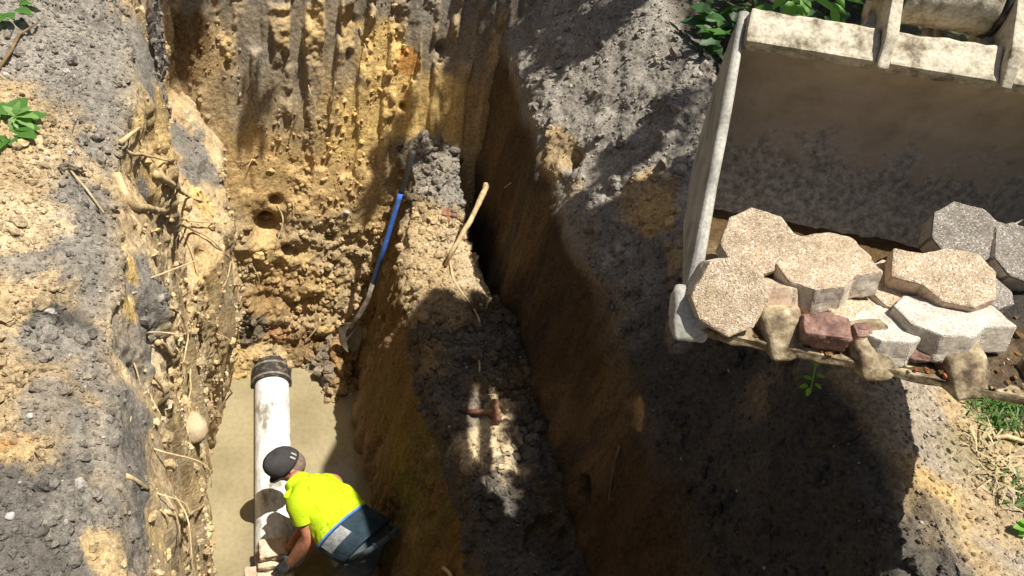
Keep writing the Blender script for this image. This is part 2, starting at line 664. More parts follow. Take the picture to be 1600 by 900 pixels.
surface('pit_wall', GF, False, disp_f, col_f)
PATCH['far_wall'] = [PATCH['pit_wall'][-1]]
PATCH['left_wall'] = [PATCH['pit_wall'][0]]


# ---------------------------------------------------------------- bench between the trench and the other wall
def prof_b(y):
    xl = ip(y, (.2, .97), (1.23, .95), (1.84, .92), (2.33, .85), (2.81, .85), (3.5, .88), (4.0, .97), (4.2, .95), (4.6, 1.06))
    z = -1.8 + .24 * float(sstep(3.6, 4.5, np.array(y)))
    xb = ip(y, (1, .70), (2.2, .70), (3, .58), (3.8, .68))
    g = float(sstep(2.9, 3.5, np.array(y)))
    return [(xb - .02, -4.0), (xb + .0, -3.3), (xb * .5 + xl * .5 - .03, -2.5), (xl - .06, z - .14), (xl + .015, z - .02), (1.15, z), (1.345 - .02 * g, z - .02 - .03 * g), (1.40, z - .03 - .42 * g), (1.64, z - .03 - .5 * g)]


yb = ygrid(.25, 4.75, .008, .0095)
GB = loft(prof_b, yb, [30, 80, 60, 18, 42, 28, 34, 22])


def disp_b(P, n):
    top = sstep(.35, .75, n[:, 2])
    h = soil_h(P, 71, .03, .03, .014, .004)
    h = h + .05 * (lumps(P * 8, 73) - .25) * sstep(.0, .4, fbm(P * 2.2, 74, 2))
    s = sstep(-.1, .2, fbm(P * np.array([1, 5, .6]), 75, 3))
    hw = .05 * fbm(P * np.array([3, 4, 1.2]), 76, 3) + .05 * flakes(P * np.array([5, 7, 2.5]), 87, 5) + (.035 * lumps(P * 12, 77) + .014 * lumps(P * 28, 78) - .02) * (1 - .8 * s) + .014 * fbm(P * np.array([8, 22, 2]), 79, 3)
    h = h * top + hw * (1 - top)
    h = h + sstep(3.9, 4.4, P[:, 1]) * (.06 * fbm(P * 4.2, 72, 3) + .02 * (lumps(P * 9, 69) - .3))
    h = h - .10 * blob(P, 862, 838, .13, 5) - .05 * blob(P, 735, 560, .06, 6)
    return h, None


def col_b(P, n, h):
    c = np.tile(GREY * .38, (len(P), 1))  # base kept dark so the colour carries the bench's shade
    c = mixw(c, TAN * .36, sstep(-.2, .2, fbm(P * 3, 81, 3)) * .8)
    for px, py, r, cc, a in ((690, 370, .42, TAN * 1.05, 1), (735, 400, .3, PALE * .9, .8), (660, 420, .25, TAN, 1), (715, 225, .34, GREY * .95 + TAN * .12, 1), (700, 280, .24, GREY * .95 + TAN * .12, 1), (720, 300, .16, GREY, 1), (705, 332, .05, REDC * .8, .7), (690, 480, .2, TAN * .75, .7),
                             (770, 690, .19, PALE * 1.05, 1), (765, 640, .14, PALE, 1), (800, 730, .1, PALE, 1), (740, 540, .2, GREY * .6, .8), (700, 620, .2, GREY * .55, .8), (790, 800, .25, DGREY, .9), (830, 880, .2, DGREY * 1.2, 1), (840, 700, .15, GREY * .55, .8), (680, 560, .12, TAN * .6, .6)):  # pale spots paint in the sunlit patch, dim ones the shade around it
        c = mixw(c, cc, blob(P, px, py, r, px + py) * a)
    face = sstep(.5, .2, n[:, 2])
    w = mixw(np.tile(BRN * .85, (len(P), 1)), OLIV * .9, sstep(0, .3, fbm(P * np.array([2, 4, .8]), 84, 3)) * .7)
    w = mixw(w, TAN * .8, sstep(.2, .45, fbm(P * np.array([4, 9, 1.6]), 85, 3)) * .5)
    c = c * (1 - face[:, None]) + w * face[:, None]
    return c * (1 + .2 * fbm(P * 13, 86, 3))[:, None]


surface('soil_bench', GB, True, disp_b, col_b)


# ---------------------------------------------------------------- right wall, bank and ground beyond it
def prof_r(y):
    k = float(sstep(1.2, 2.2, np.array(y)))
    cr = -.10 * k
    xc = ip(y, (0, 1.70), (.8, 1.78), (1.4, 1.90), (2.2, 2.10), (3.5, 2.14), (5, 2.15))
    g = .05 * float(sstep(3.0, 3.7, np.array(y)))
    return [(1.41 + g, -2.4), (1.425 + g, -1.75), (1.475 + .6 * g, -.98), (1.54, -.80), (xc - .14, -.12 + cr), (xc, -.02 + cr), (xc + .12, -.04 + cr), (xc + .5, -.10 - .15 * k),
            (3.2, -.05), (3.9, -.02), (4.0, -.09)]


yr = ygrid(.15, 5.8, .0072, .0135)
GR = loft(prof_r, yr, [28, 88, 20, 88, 24, 20, 46, 70, 30, 4])


def disp_r(P, n):
    face = sstep(-.80, -1.0, P[:, 2] + .12 * fbm(P * np.array([2, 3.5, 2]), 90, 3))
    h = soil_h(P, 91, .05, .014, .008, .006) + .05 * flakes(P * 4.5, 88, 6) * sstep(-.1, .3, fbm(P * 2.4, 87, 2))
    h = h + .02 * (lumps(P * 6.5, 92) - .25) * sstep(.05, .4, fbm(P * 2.0, 93, 2)) * sstep(1.2, 1.6, P[:, 0] + .4)
    hw = .04 * fbm(P * np.array([3, 3, 1.2]), 94, 3) + .05 * flakes(P * np.array([4, 5, 2.2]), 89, 5) + .018 * fbm(P * np.array([10, 18, 2.2]), 95, 3) + .004 * fbm(P * 50, 96, 3) - .03 + .012 * (lumps(P * 18, 97) - .3) * sstep(.1, .4, fbm(P * 4, 98, 2))
    h = h * (1 - face) + hw * face
    far = sstep(2.4, 2.8, P[:, 0])
    h = h * (1 - .4 * far) * (1 - .5 * sstep(1.72, 1.85, P[:, 0]) * sstep(1.6, 1.3, P[:, 1]))
    h = h - .10 * blob(P, 888, 245, .06, 7) - .12 * blob(P, 895, 765, .07, 8)
    return h, None


def col_r(P, n, h):
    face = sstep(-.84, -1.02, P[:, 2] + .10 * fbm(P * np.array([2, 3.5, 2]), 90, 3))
    c = mixw(np.tile(GREY * 1.2, (len(P), 1)), GREY * 1.6, sstep(-.1, .3, fbm(P * 3.5, 101, 3)) * .6)
    c = mixw(c, DGREY * 1.5, sstep(.1, .4, fbm(P * 4, 102, 3)) * .4)
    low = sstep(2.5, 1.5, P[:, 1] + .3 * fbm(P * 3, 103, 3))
    c = mixw(c, DGREY * .5, low * .85 * sstep(1.95, 1.7, P[:, 0]))  # dark soil, deepened further to carry the shade under the bucket
    for px, py, r, cc, a in ((860, 235, .16, TAN, 1), (840, 265, .10, TAN * 1.05, .9), (1005, 310, .17, TAN * 1.1, 1), (1020, 335, .13, YEL * .9, .7), (1065, 395, .1, TAN, .9), (890, 290, .07, PALE * .8, .8), (1050, 510, .10, GREY * 1.4, .6), (975, 640, .09, OCH * 1.2, .8), (930, 640, .06, YEL * .8, .6)):
        c = mixw(c, cc, blob(P, px, py, r, px + 2 * py) * a)
    flat_ = sstep(1.68, 1.80, P[:, 0] + .1 * fbm(P * 5, 106, 3)) * sstep(2.1, 1.7, P[:, 1])
    gcol = mixw(np.tile(TAN * .95, (len(P), 1)), GREY * 1.2, sstep(-.1, .3, fbm(P * 4, 104, 4)) * .7)
    gcol = mixw(gcol, PALE * .9, sstep(.15, .4, fbm(P * 6, 105, 3)) * .7)
    for px, py, r, cc, a in ((1490, 780, .1, YEL * .8, .6), (1560, 800, .12, TAN, .7), (1470, 800, .08, DGREY * 1.5, .6), (1520, 700, .12, OLIV * 1.3, .4)):
        gcol = mixw(gcol, cc, blob(P, px, py, r, px + 2 * py) * a)
    c = c * (1 - flat_[:, None]) + gcol * flat_[:, None]
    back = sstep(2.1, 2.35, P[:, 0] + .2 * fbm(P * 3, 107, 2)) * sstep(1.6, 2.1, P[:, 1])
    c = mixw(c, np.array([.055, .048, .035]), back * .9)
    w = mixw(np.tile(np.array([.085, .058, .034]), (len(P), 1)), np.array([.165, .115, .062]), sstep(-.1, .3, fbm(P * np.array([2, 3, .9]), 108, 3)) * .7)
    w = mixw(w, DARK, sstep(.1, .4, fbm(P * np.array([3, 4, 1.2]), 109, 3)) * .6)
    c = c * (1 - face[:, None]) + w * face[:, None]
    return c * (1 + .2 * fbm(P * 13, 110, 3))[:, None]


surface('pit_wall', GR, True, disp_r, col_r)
PATCH['right_wall'] = [PATCH['pit_wall'][-1]]

# ---------------------------------------------------------------- trench floor, mostly under water
xs = np.arange(-.75, 1.0, .011)
ys = np.arange(.25, 4.1, .011)
X, Y = np.meshgrid(xs, ys, indexing='ij')
m1 = np.exp(-(((X - .52) / .22) ** 2 + ((Y - 3.52) / .26) ** 2))
m2 = np.exp(-(((X + .30) / .12) ** 2 + ((Y - 3.6) / .4) ** 2))
back = sstep(3.50, 3.80, Y)
rise = sstep(.62, .82, X) * sstep(2.0, 2.6, Y)
Zf = -3.70 + .46 * m1 + .15 * m2 + .36 * back + .12 * rise
GW = np.stack([X, Y, Zf], -1)


def disp_w(P, n):
    return soil_h(P, 121, .04, .05, .02, .004) + .04 * (lumps(P * 9, 122) - .3), None


def col_w(P, n, h):
    c = mixw(np.tile(BRN * 1.5, (len(P), 1)), GREY * .8, sstep(-.1, .3, fbm(P * 4, 123, 3)) * .7)
    c = mixw(c, TAN * 1.05, blob(P, 525, 635, .2, 3) * .9)
    c = mixw(c, GREY * .85, blob(P, 500, 580, .14, 4) * .7)
    return c * (1 + .2 * fbm(P * 13, 124, 3))[:, None]


surface('pit_floor', GW, False, disp_w, col_w)

# ---------------------------------------------------------------- the end of the trench under the camera, and the land around
def slab_mesh(name, V, Fq, c):
    o = np_mesh(name, np.array(V, float), np.array(Fq), SOIL, np.tile(c, (len(V), 1)))
    o['kind'] = 'structure'
    return o


xs = np.arange(-2.0, 4.05, .05)
prof = [(-.7, -.09), (-.6, 0), (.16, 0), (.24, -.05), (.28, -.4), (.34, -1.8), (.38, -4)]
pts = []
for (a, b) in zip(prof[:-1], prof[1:]):
    for t in np.linspace(0, 1, 14, endpoint=False):
        pts.append((a[0] + (b[0] - a[0]) * t, a[1] + (b[1] - a[1]) * t))
GN = np.array([[(x, p[0], p[1]) for p in pts] for x in xs])
surface('pit_wall', GN, False, lambda P, n: (soil_h(P, 131, .03, .03, .0, .0), None), lambda P, n, h: np.tile(TAN * .9, (len(P), 1)))
# ground behind the far wall
xs = np.arange(-2.0, 4.05, .05)
ys = np.concatenate([np.arange(4.66, 6.6, .06), [6.7]])
GK = np.array([[(x, y, 0.0 if y < 6.6 else -.1) for y in ys] for x in xs])
surface('ground', GK, False, lambda P, n: (soil_h(P, 132, .04, .03, 0, 0), None), lambda P, n, h: mixw(np.tile(GREY, (len(P), 1)), TAN, sstep(-.2, .3, fbm(P * 2, 133, 3))))
# the land: one sheet to the horizon with the dig left open
xo = [-200, -60, -20, -6, -1.85, 3.85, 8, 20, 60, 200]
yo = [-200, -60, -20, -6, -.6, 6.55, 12, 20, 60, 200]
V = [(x, y, -.05) for x in xo for y in yo]
Fq = []
for i in range(len(xo) - 1):
    for j in range(len(yo) - 1):
        if i == 4 and j == 4: continue
        Fq.append((i * 10 + j, (i + 1) * 10 + j, (i + 1) * 10 + j + 1, i * 10 + j + 1))
slab_mesh('ground', V, Fq, np.array([.09, .085, .045]))

# ---------------------------------------------------------------- muddy water
m, n, b = mat_base('muddy_water', .06)
oc = objco(n)
f = tex_noise(n, 2.2, 4, .5, oc)
f2 = tex_noise(n, 30, 4, .6, oc)
c = ramp(n, f, [(.32, (.205, .168, .095)), (.66, (.29, .242, .142))])
c = mixc(n, 1.0, c, ramp(n, f2, [(.3, (.86,) * 3), (.5, (1,) * 3), (.7, (1.08,) * 3)]), 'MULTIPLY')
n.links.new(c, b.inputs['Base Color'])
b.inputs['Specular IOR Level'].default_value = .5
bump(n, b, tex_noise(n, 7, 3, .5, oc), .12, .02)
WATER_Z = -3.4
g = MB()
nx, ny = 12, 24
g.add([(-.9 + 2.1 * i / nx, .2 + 3.9 * j / ny, WATER_Z) for i in range(nx + 1) for j in range(ny + 1)],
      [(i * (ny + 1) + j, (i + 1) * (ny + 1) + j, (i + 1) * (ny + 1) + j + 1, i * (ny + 1) + j + 1) for i in range(nx) for j in range(ny)])
tag(g.build('water', m), kind='structure')

# ================================================================== OBJECT MATERIALS
M = {}
M['pvc'] = noisy_mat('white_plastic', [(.34, (.24, .21, .16)), (.43, (.55, .54, .50)), (.58, (.70, .70, .68))], 9, 8, .45, .15, .002, 60, .4, stretch=(1, .5, 1))
M['rubber'] = noisy_mat('black_rubber', [(.3, (.012, .012, .012)), (.55, (.035, .032, .028)), (.68, (.17, .13, .08))], 20, 4, .6, .3, .003)
M['steel'] = noisy_mat('dull_steel', [(.3, (.09, .07, .05)), (.5, (.17, .14, .105)), (.7, (.30, .27, .22))], 25, 4, .5, .3, .002, spec=.4)
M['mudsteel'] = noisy_mat('mud_caked_steel', [(.34, (.13, .105, .07)), (.44, (.34, .30, .22)), (.52, (.46, .415, .315)), (.68, (.54, .49, .385))], 20, 7, .92, .6, .006, 120, .15)
M['mudgrey'] = noisy_mat('grey_mud_steel', [(.30, (.17, .165, .15)), (.5, (.33, .315, .275)), (.7, (.42, .40, .345))], 10, 7, .8, .5, .004, 120, .2)
M['toothmud'] = noisy_mat('tooth_mud', [(.34, (.06, .04, .022)), (.47, (.19, .14, .08)), (.56, (.30, .24, .145)), (.68, (.46, .39, .26))], 26, 6, .75, .7, .006, 90, .3)
M['darkpaint'] = noisy_mat('grimy_dark_paint', [(.3, (.02, .02, .02)), (.7, (.06, .055, .05))], 12, 4, .6, .3, .003)
M['wood'] = noisy_mat('worn_wood', [(.3, (.16, .08, .035)), (.7, (.36, .24, .12))], 30, 5, .6, .3, .002, stretch=(6, 6, 1))
M['root'] = noisy_mat('root_bark', [(.3, (.30, .20, .09)), (.55, (.52, .40, .22)), (.75, (.62, .50, .30))], 22, 5, .85, .5, .003)
M['rootdark'] = noisy_mat('dark_root_bark', [(.3, (.10, .065, .03)), (.7, (.24, .16, .08))], 22, 5, .85, .5, .003)
M['blue'] = noisy_mat('scuffed_blue_shaft', [(.30, (.42, .45, .5)), (.40, (.06, .17, .55)), (.7, (.035, .13, .52))], 26, 6, .5, .15, .001, spec=.4)
M['skin'] = noisy_mat('sunburnt_skin', [(.3, (.36, .135, .075)), (.55, (.50, .215, .13)), (.8, (.56, .27, .17))], 18, 5, .55, .25, .002, 90, .35)
M['hivis'] = noisy_mat('lime_shirt', [(.3, (.34, .47, .010)), (.55, (.44, .60, .012)), (.8, (.48, .63, .025))], 6, 5, .85, .35, .006, 200, .15)
_n = M['hivis'].node_tree
_b = _n.nodes['Principled BSDF']
_src = _b.inputs['Base Color'].links[0].from_socket
_st = ramp(_n, tex_noise(_n, 26, 5, .65, objco(_n)), [(.60, (0, 0, 0)), (.68, (1, 1, 1))])
_n.links.new(mixc(_n, mathn(_n, 'MULTIPLY', _st, .7), _src, (.16, .19, .02)), _b.inputs['Base Color'])
M['navy'] = noisy_mat('navy_panel', [(.3, (.012, .022, .030)), (.7, (.03, .05, .065))], 9, 5, .85, .4, .005, 150, .15)
M['denim'] = noisy_mat('dirty_denim', [(.3, (.035, .05, .06)), (.6, (.075, .095, .105)), (.8, (.14, .15, .14))], 10, 6, .9, .4, .004, 220, .15)
M['olive'] = noisy_mat('wet_trousers', [(.3, (.02, .018, .01)), (.7, (.06, .052, .03))], 10, 6, .7, .4, .005, 150, .3)
M['bluetrim'] = noisy_mat('blue_trim', [(.3, (.05, .13, .42)), (.7, (.10, .22, .55))], 30, 4, .8, .2, .002)
M['greyband'] = noisy_mat('grey_reflective_band', [(.3, (.10, .11, .11)), (.7, (.27, .28, .28))], 40, 5, .5, .3, .002, spec=.5)
M['cap'] = noisy_mat('charcoal_cap', [(.3, (.035, .033, .034)), (.7, (.06, .056, .056))], 14, 4, .85, .3, .002, 260, .2)
M['capmark'] = noisy_mat('pale_cap_mark', [(.3, (.30, .30, .29)), (.7, (.42, .42, .41))], 30, 3, .5)
M['glove'] = noisy_mat('black_glove', [(.3, (.012, .013, .016)), (.7, (.045, .047, .05))], 14, 5, .5, .4, .003, 160, .4)
M['hair'] = noisy_mat('cropped_hair', [(.3, (.10, .07, .05)), (.7, (.26, .19, .14))], 60, 4, .8)
M['stone'] = noisy_mat('tan_stone', [(.3, (.36, .28, .17)), (.7, (.50, .41, .27))], 9, 5, .85, .4, .003)
M['palestone'] = noisy_mat('pale_stone', [(.3, (.33, .31, .28)), (.7, (.50, .48, .44))], 20, 5, .8, .4, .003)
M['brick'] = noisy_mat('broken_brick', [(.3, (.09, .05, .042)), (.5, (.20, .115, .09)), (.72, (.36, .24, .18))], 22, 6, .9, .8, .006, 130, .2)
M['block'] = noisy_mat('rough_block', [(.3, (.34, .25, .17)), (.6, (.58, .46, .34)), (.8, (.66, .55, .43))], 11, 6, .9, .8, .008, 90, .15)


def aggregate_mat(name, base, dark, pale, stain=None):
    m, n, b = mat_base(name, .9)
    b.inputs['Specular IOR Level'].default_value = .2
    oc = objco(n)
    v = n.nodes.new('ShaderNodeTexVoronoi')
    v.inputs['Scale'].default_value = 330
    n.links.new(oc, v.inputs['Vector'])
    sep = n.nodes.new('ShaderNodeSeparateColor')
    n.links.new(v.outputs['Color'], sep.inputs[0])
    c = ramp(n, sep.outputs[0], [(.0, dark), (.30, base), (.75, base), (.97, pale)])
    f = tex_noise(n, 16, 5, .6, oc)
    c = mixc(n, 1.0, c, ramp(n, f, [(.3, (.72, .7, .66)), (.52, (1, 1, 1)), (.75, (1.25, 1.25, 1.25))]), 'MULTIPLY')
    if stain:
        c = mixc(n, mathn(n, 'MULTIPLY', ramp(n, tex_noise(n, 7, 4, .6, oc), [(.45, (0, 0, 0)), (.6, (1, 1, 1))]), .8), c, stain)
    n.links.new(c, b.inputs['Base Color'])
    bump(n, b, mathn(n, 'ADD', mathn(n, 'MULTIPLY', v.outputs[0], -1.0), f), .55, .003)
    return m


M['paver'] = aggregate_mat('exposed_aggregate', (.40, .31, .21), (.20, .145, .09), (.60, .53, .43))
M['paverdim'] = aggregate_mat('shade_grey_aggregate', (.20, .175, .145), (.10, .085, .07), (.40, .38, .35))  # grey pavers, toned down to carry the shade at the back of the pile
M['paverwhite'] = aggregate_mat('mortar_covered', (.47, .435, .375), (.32, .28, .23), (.62, .59, .54))
M['paverside'] = noisy_mat('paver_side_concrete', [(.3, (.36, .31, .24)), (.6, (.52, .46, .37)), (.8, (.60, .54, .45))], 18, 6, .92, .5, .003, 120, .15)
M['paverpink'] = noisy_mat('paver_side_pinkish', [(.3, (.40, .26, .18)), (.6, (.54, .41, .31)), (.8, (.60, .50, .41))], 14, 6, .92, .5, .003, 120, .15)


def bucket_in_mat():
    m, n, b = mat_base('worn_bucket_inside', .75)
    b.inputs['Specular IOR Level'].default_value = .3
    oc = objco(n)
    f = tex_noise(n, 9, 8, .7, oc)
    f3 = tex_noise(n, 55, 6, .7, oc)
    at_ = N(n, 'ShaderNodeAttribute', attribute_name='Depth')
    mud = ramp(n, f, [(.3, (.40, .31, .205)), (.55, (.55, .44, .31)), (.72, (.62, .52, .385))])
    mud = mixc(n, ramp(n, tex_noise(n, 3.2, 3, .5, oc), [(.66, (0, 0, 0)), (.72, (1, 1, 1))]), mud, (.16, .10, .06))
    worn = ramp(n, f3, [(.34, (.19, .165, .13)), (.47, (.34, .30, .235)), (.62, (.54, .485, .39))])
    k = mathn(n, 'ADD', at_.outputs[2], mathn(n, 'MULTIPLY', mathn(n, 'SUBTRACT', f, .5), 1.5))
    c = mixc(n, ramp(n, k, [(.42, (0, 0, 0)), (.62, (1, 1, 1))]), mud, worn)
    n.links.new(c, b.inputs['Base Color'])
    bump(n, b, mathn(n, 'ADD', f, mathn(n, 'MULTIPLY', f3, .6)), .5, .006)
    return m


M['inside'] = bucket_in_mat()


def leaf_mat(name, a, c2):
    m, n, b = mat_base(name, .5)
    oi = n.nodes.new('ShaderNodeObjectInfo')
    f = tex_noise(n, 9, 3, .5, objco(n))
    c = mixc(n, f, a, c2)
    n.links.new(c, b.inputs['Base Color'])
    b.inputs['Specular IOR Level'].default_value = .35
    tr = n.nodes.new('ShaderNodeBsdfTranslucent')
    n.links.new(mixc(n, 1.0, c, (1.3, 1.6, .5), 'MULTIPLY'), tr.inputs[0])
    mx = n.nodes.new('ShaderNodeMixShader')
    mx.inputs[0].default_value = .35
    n.links.new(b.outputs[0], mx.inputs[1])
    n.links.new(tr.outputs[0], mx.inputs[2])
    n.links.new(mx.outputs[0], n.nodes['Material Output'].inputs[0])
    return m


M['leaf'] = leaf_mat('green_leaf', (.045, .13, .022), (.09, .20, .035))
M['leafbright'] = leaf_mat('fresh_leaf', (.12, .30, .03), (.17, .36, .05))
M['leafdark'] = leaf_mat('deep_green_leaf', (.025, .075, .018), (.05, .12, .03))
M['grass'] = leaf_mat('grass_blade', (.06, .14, .03), (.14, .22, .06))
M['bark'] = noisy_mat('tree_bark', [(.3, (.06, .045, .03)), (.7, (.16, .12, .08))], 14, 6, .9, .8, .01, stretch=(4, 4, 1))
M['dry'] = noisy_mat('dry_stalk', [(.3, (.30, .23, .12)), (.7, (.50, .42, .26))], 30, 4, .9)

# ================================================================== EXCAVATOR BUCKET AND ARM
BL = CAM + ray(1082, 497) * 1.66          # near corner of the cutting edge
BT = CAM + ray(1166, 35) * 1.80           # same side, top of the mouth
e1 = nrm((.883, -.441, .161))
pv = BT - BL
pv = nrm(pv - e1 * (pv @ e1))
MOUTH = 0.746
qv = nrm(np.cross(pv, e1))
if qv[2] > 0: qv = -qv
BW = 1.0


def bk(u, a, b):
    return BL + e1 * u + pv * a + qv * b


exc = thing('excavator', 'mud caked excavator bucket on its arm, holding octagonal pavers over the dig', 'excavator', bk(BW / 2, .4, 0))
PROF = [(-.02, -.02), (.08, .085), (.17, .19), (.29, .33), (.43, .43), (.56, .43), (.67, .33), (.725, .18), (.744, .0)]


def smooth_prof(p, n=40):
    p = np.array(p)
    s = np.r_[0, np.cumsum(np.linalg.norm(np.diff(p, axis=0), axis=1))]
    t = np.linspace(0, s[-1], n)
    q = np.c_[np.interp(t, s, p[:, 0]), np.interp(t, s, p[:, 1])]
    for _ in range(3): q[1:-1] = .25 * q[:-2] + .5 * q[1:-1] + .25 * q[2:]
    return q


pr = smooth_prof(PROF, 90)
tang = np.gradient(pr, axis=0)
tang /= np.linalg.norm(tang, axis=1, keepdims=True)
outn = np.c_[-tang[:, 1], tang[:, 0]]
if outn[45] @ np.array([0, 1]) < 0: outn = -outn
nu = 120
us = np.linspace(.0, BW, nu)
inner = np.array([[bk(u, a, b) for (a, b) in pr] for u in us])
outer = np.array([[bk(u, a + o[0] * .022, b + o[1] * .022) for (a, b), o in zip(pr, outn)] for u in us])
inn = inner.reshape(-1, 3)
onn = np.array([[o[0] * pv + o[1] * qv for o in outn] for u in us]).reshape(-1, 3)
inn2 = inn - onn * (.010 * fbm(inn * 6, 201, 3) + .012 * (lumps(inn * 11, 202) - .3) * sstep(.1, .4, fbm(inn * 3, 203, 2)) + .003 * fbm(inn * 40, 204, 2))[:, None]
nv = len(pr)
ia = np.arange(nu * nv).reshape(nu, nv)
f_in = np.stack([ia[:-1, :-1], ia[1:, :-1], ia[1:, 1:], ia[:-1, 1:]], -1).reshape(-1, 4)
off = nu * nv
f_out = f_in[:, ::-1] + off
rim = []
for i in range(nu - 1):
    for j, s in ((0, 1), (nv - 1, -1)):
        q4 = [ia[i, j], ia[i + 1, j], ia[i + 1, j] + off, ia[i, j] + off]
        rim.append(q4 if s < 0 else q4[::-1])
shell = np_mesh('bucket_shell', np.concatenate([inn2, outer.reshape(-1, 3)]), np.concatenate([f_in, f_out, np.array(rim)]), M['inside'], None, True, exc)
da = shell.data.attributes.new('Depth', 'FLOAT', 'POINT')
dval = np.tile(np.interp(np.arange(nv), [0, 18, 42, 56, 70, nv], [.95, 1.0, .95, .68, .3, .0]), nu)
da.data.foreach_set('value', np.r_[dval, dval].astype(np.float32))

for u in (-.012, BW + .012):
    g = MB()
    poly = [bk(u - .012, a, b) for a, b in pr[::6]] + [bk(u - .012, .744, 0)]
    g.prism(poly, e1 * .024)
    # rolled rim along the open edge, thicker towards the tooth
    rr = [.020, .017, .015, .014, .014, .013, .013, .014]
    ts = np.linspace(-.02, .765, 8)
    g.tube([bk(u, t, -.010 + .006 * math.sin(3 * t)) for t in ts], rr, 10)
    g.build('side_plate', M['mudgrey'], exc, smooth=False, bevel=.003, rough=(.004, 22, 8))

# the bar across the top of the mouth, in three lengths between the hinge plates
EAR = (.315, .585)
for a0, a1 in ((0.0, EAR[0] - .014), (EAR[0] + .014, EAR[1] - .014), (EAR[1] + .014, BW)):
    g = MB()
    g.box(bk((a0 + a1) / 2, .716, -.022), e1 * ((a1 - a0) / 2), pv * .044, qv * .020)
    g.build('top_bar', M['mudsteel'], exc, smooth=True, bevel=.007, seg=2, subdiv=4, rough=(.006, 26, 21))
for i, u in enumerate(EAR):
    g = MB()
    poly = [bk(u - .013, .655, -.045), bk(u - .013, .72, -.075), bk(u - .013, .99, -.085), bk(u - .013, 1.04, .02), bk(u - .013, .93, .13), bk(u - .013, .77, .16), bk(u - .013, .73, .02)]
    g.prism(poly, e1 * .026)
    g.build('hinge_plate', M['mudsteel'], exc, smooth=True, bevel=.004, subdiv=3, rough=(.005, 26, 31 + i))
    g = MB()
    w = -.05 if i == 0 else -.045
    g.prism([bk(u - .013, .745, .004), bk(u - .013, .85, .02), bk(u - .013 + w, .752, .012)], qv * .02)
    g.build('gusset', M['mudgrey'], exc, bevel=.002)
um = (EAR[0] + EAR[1]) / 2
g = MB()
HB = (.905, .00)
hl = (EAR[1] - EAR[0]) / 2 - .032
cyl = []
for t in np.linspace(-1, 1, 24):
    r = .078 * (1.05 if abs(t) > .9 else 1)
    cyl.append([bk(um + t * hl, HB[0] + r * math.cos(k), HB[1] + r * math.sin(k)) for k in np.linspace(0, 2 * math.pi, 36, endpoint=False)])
g.rings(cyl)
g.build('pin_boss', M['mudsteel'], exc, smooth=True, rough=(.008, 22, 41))
for s in (-1, 1):
    g = MB()
    g.rings([[bk(um + s * (hl + d), HB[0] + r * math.cos(k), HB[1] + r * math.sin(k)) for k in np.linspace(0, 2 * math.pi, 32, endpoint=False)] for d, r in ((.003, .085), (.010, .087), (.015, .085))])
    g.build('dust_seal', M['rubber'], exc, smooth=True)
    g = MB()
    g.rings([[bk(um + s * (hl + d), HB[0] + r * math.cos(k), HB[1] + r * math.sin(k)) for k in np.linspace(0, 2 * math.pi, 24, endpoint=False)] for d, r in ((.004, .04), (.085, .04), (.087, .033))])
    pin = g.build('pin', M['mudsteel'], exc, smooth=True, rough=(.003, 30, 43))
# bolt on the retaining collar beside the left plate
g = MB()
bc = bk(EAR[0] - .052, .86, -.05)
for d, r in ((0, .03), (.03, .03), (.031, .021), (.055, .021), (.056, .013), (.07, .012)):
    pass
ax = nrm(-qv * .85 - pv * .35)
sx = nrm(np.cross(ax, e1)); sy = np.cross(ax, sx)
g.rings([[bc + ax * d + r * (math.cos(k) * sx + math.sin(k) * sy) for k in np.linspace(0, 2 * math.pi, 14, endpoint=False)]
         for d, r in ((-.02, .026), (.012, .026), (.014, .019), (.036, .019), (.037, .012), (.05, .011))])
g.box(bc - ax * .03 + pv * .05, e1 * .03, pv * .07, qv * .014)
g.build('bolt', M['mudsteel'], exc, smooth=False, bevel=.002)
# curved link and rod seen through the gap under the boss
g = MB()
g.tube([bk(um + .015, .80, .14), bk(um + .012, .84, .13), bk(um + .015, .95, .12)], [.012, .011, .012], 8)
g.box(bk(um + .035, .86, .11), e1 * .012, pv * .1, qv * .012)
g.build('bucket_link', M['mudsteel'], exc, bevel=.002)
# arm: rises from the boss, unseen length bent and widened to shade the bench
ARM0 = bk(um, HB[0] + .06, HB[1])
ARM1 = np.array([2.15, 2.5, 3.1])
ARMM = np.array([1.52, 1.75, 2.1])
ad = nrm(ARM1 - ARM0)
ay = nrm(np.cross(ad, e1)); ax_ = np.cross(ay, ad)
g = MB()
rs = []
for t, w, h in ((0, .085, .07), (.06, .09, .09), (.25, .09, .13), (.42, .10, .16), (.66, .17, .19), (.9, .24, .21), (1.0, .24, .15)):
    c = ARM0 * (1 - t) ** 2 + ARMM * 2 * t * (1 - t) + ARM1 * t * t + ay * (.08 * min(1, t * 3))
    rs.append([c + ax_ * w * sx + ay * h * sy for sx, sy in ((-1, -1), (1, -1), (1, 1), (-1, 1))])
g.rings(rs)
arm = g.build('arm', M['mudgrey'], exc, bevel=.01)
g = MB()
g.tube([bk(um, 1.02, .20), ARM0 + (ARM1 - ARM0) * .42 + ay * .36], .035, 12)
g.build('ram_rod', M['steel'], exc, smooth=True)
g = MB()
g.tube([ARM0 + (ARM1 - ARM0) * .40 + ay * .355, ARM0 + (ARM1 - ARM0) * .95 + ay * .38], .06, 14)
g.build('ram_barrel', M['darkpaint'], exc, smooth=True)
g = MB()
B2 = np.array([6.0, .6, 3.8]); B3 = np.array([9.8, -.9, 1.6])  # unseen boom, routed so its shadow falls on the right bank
rs = []
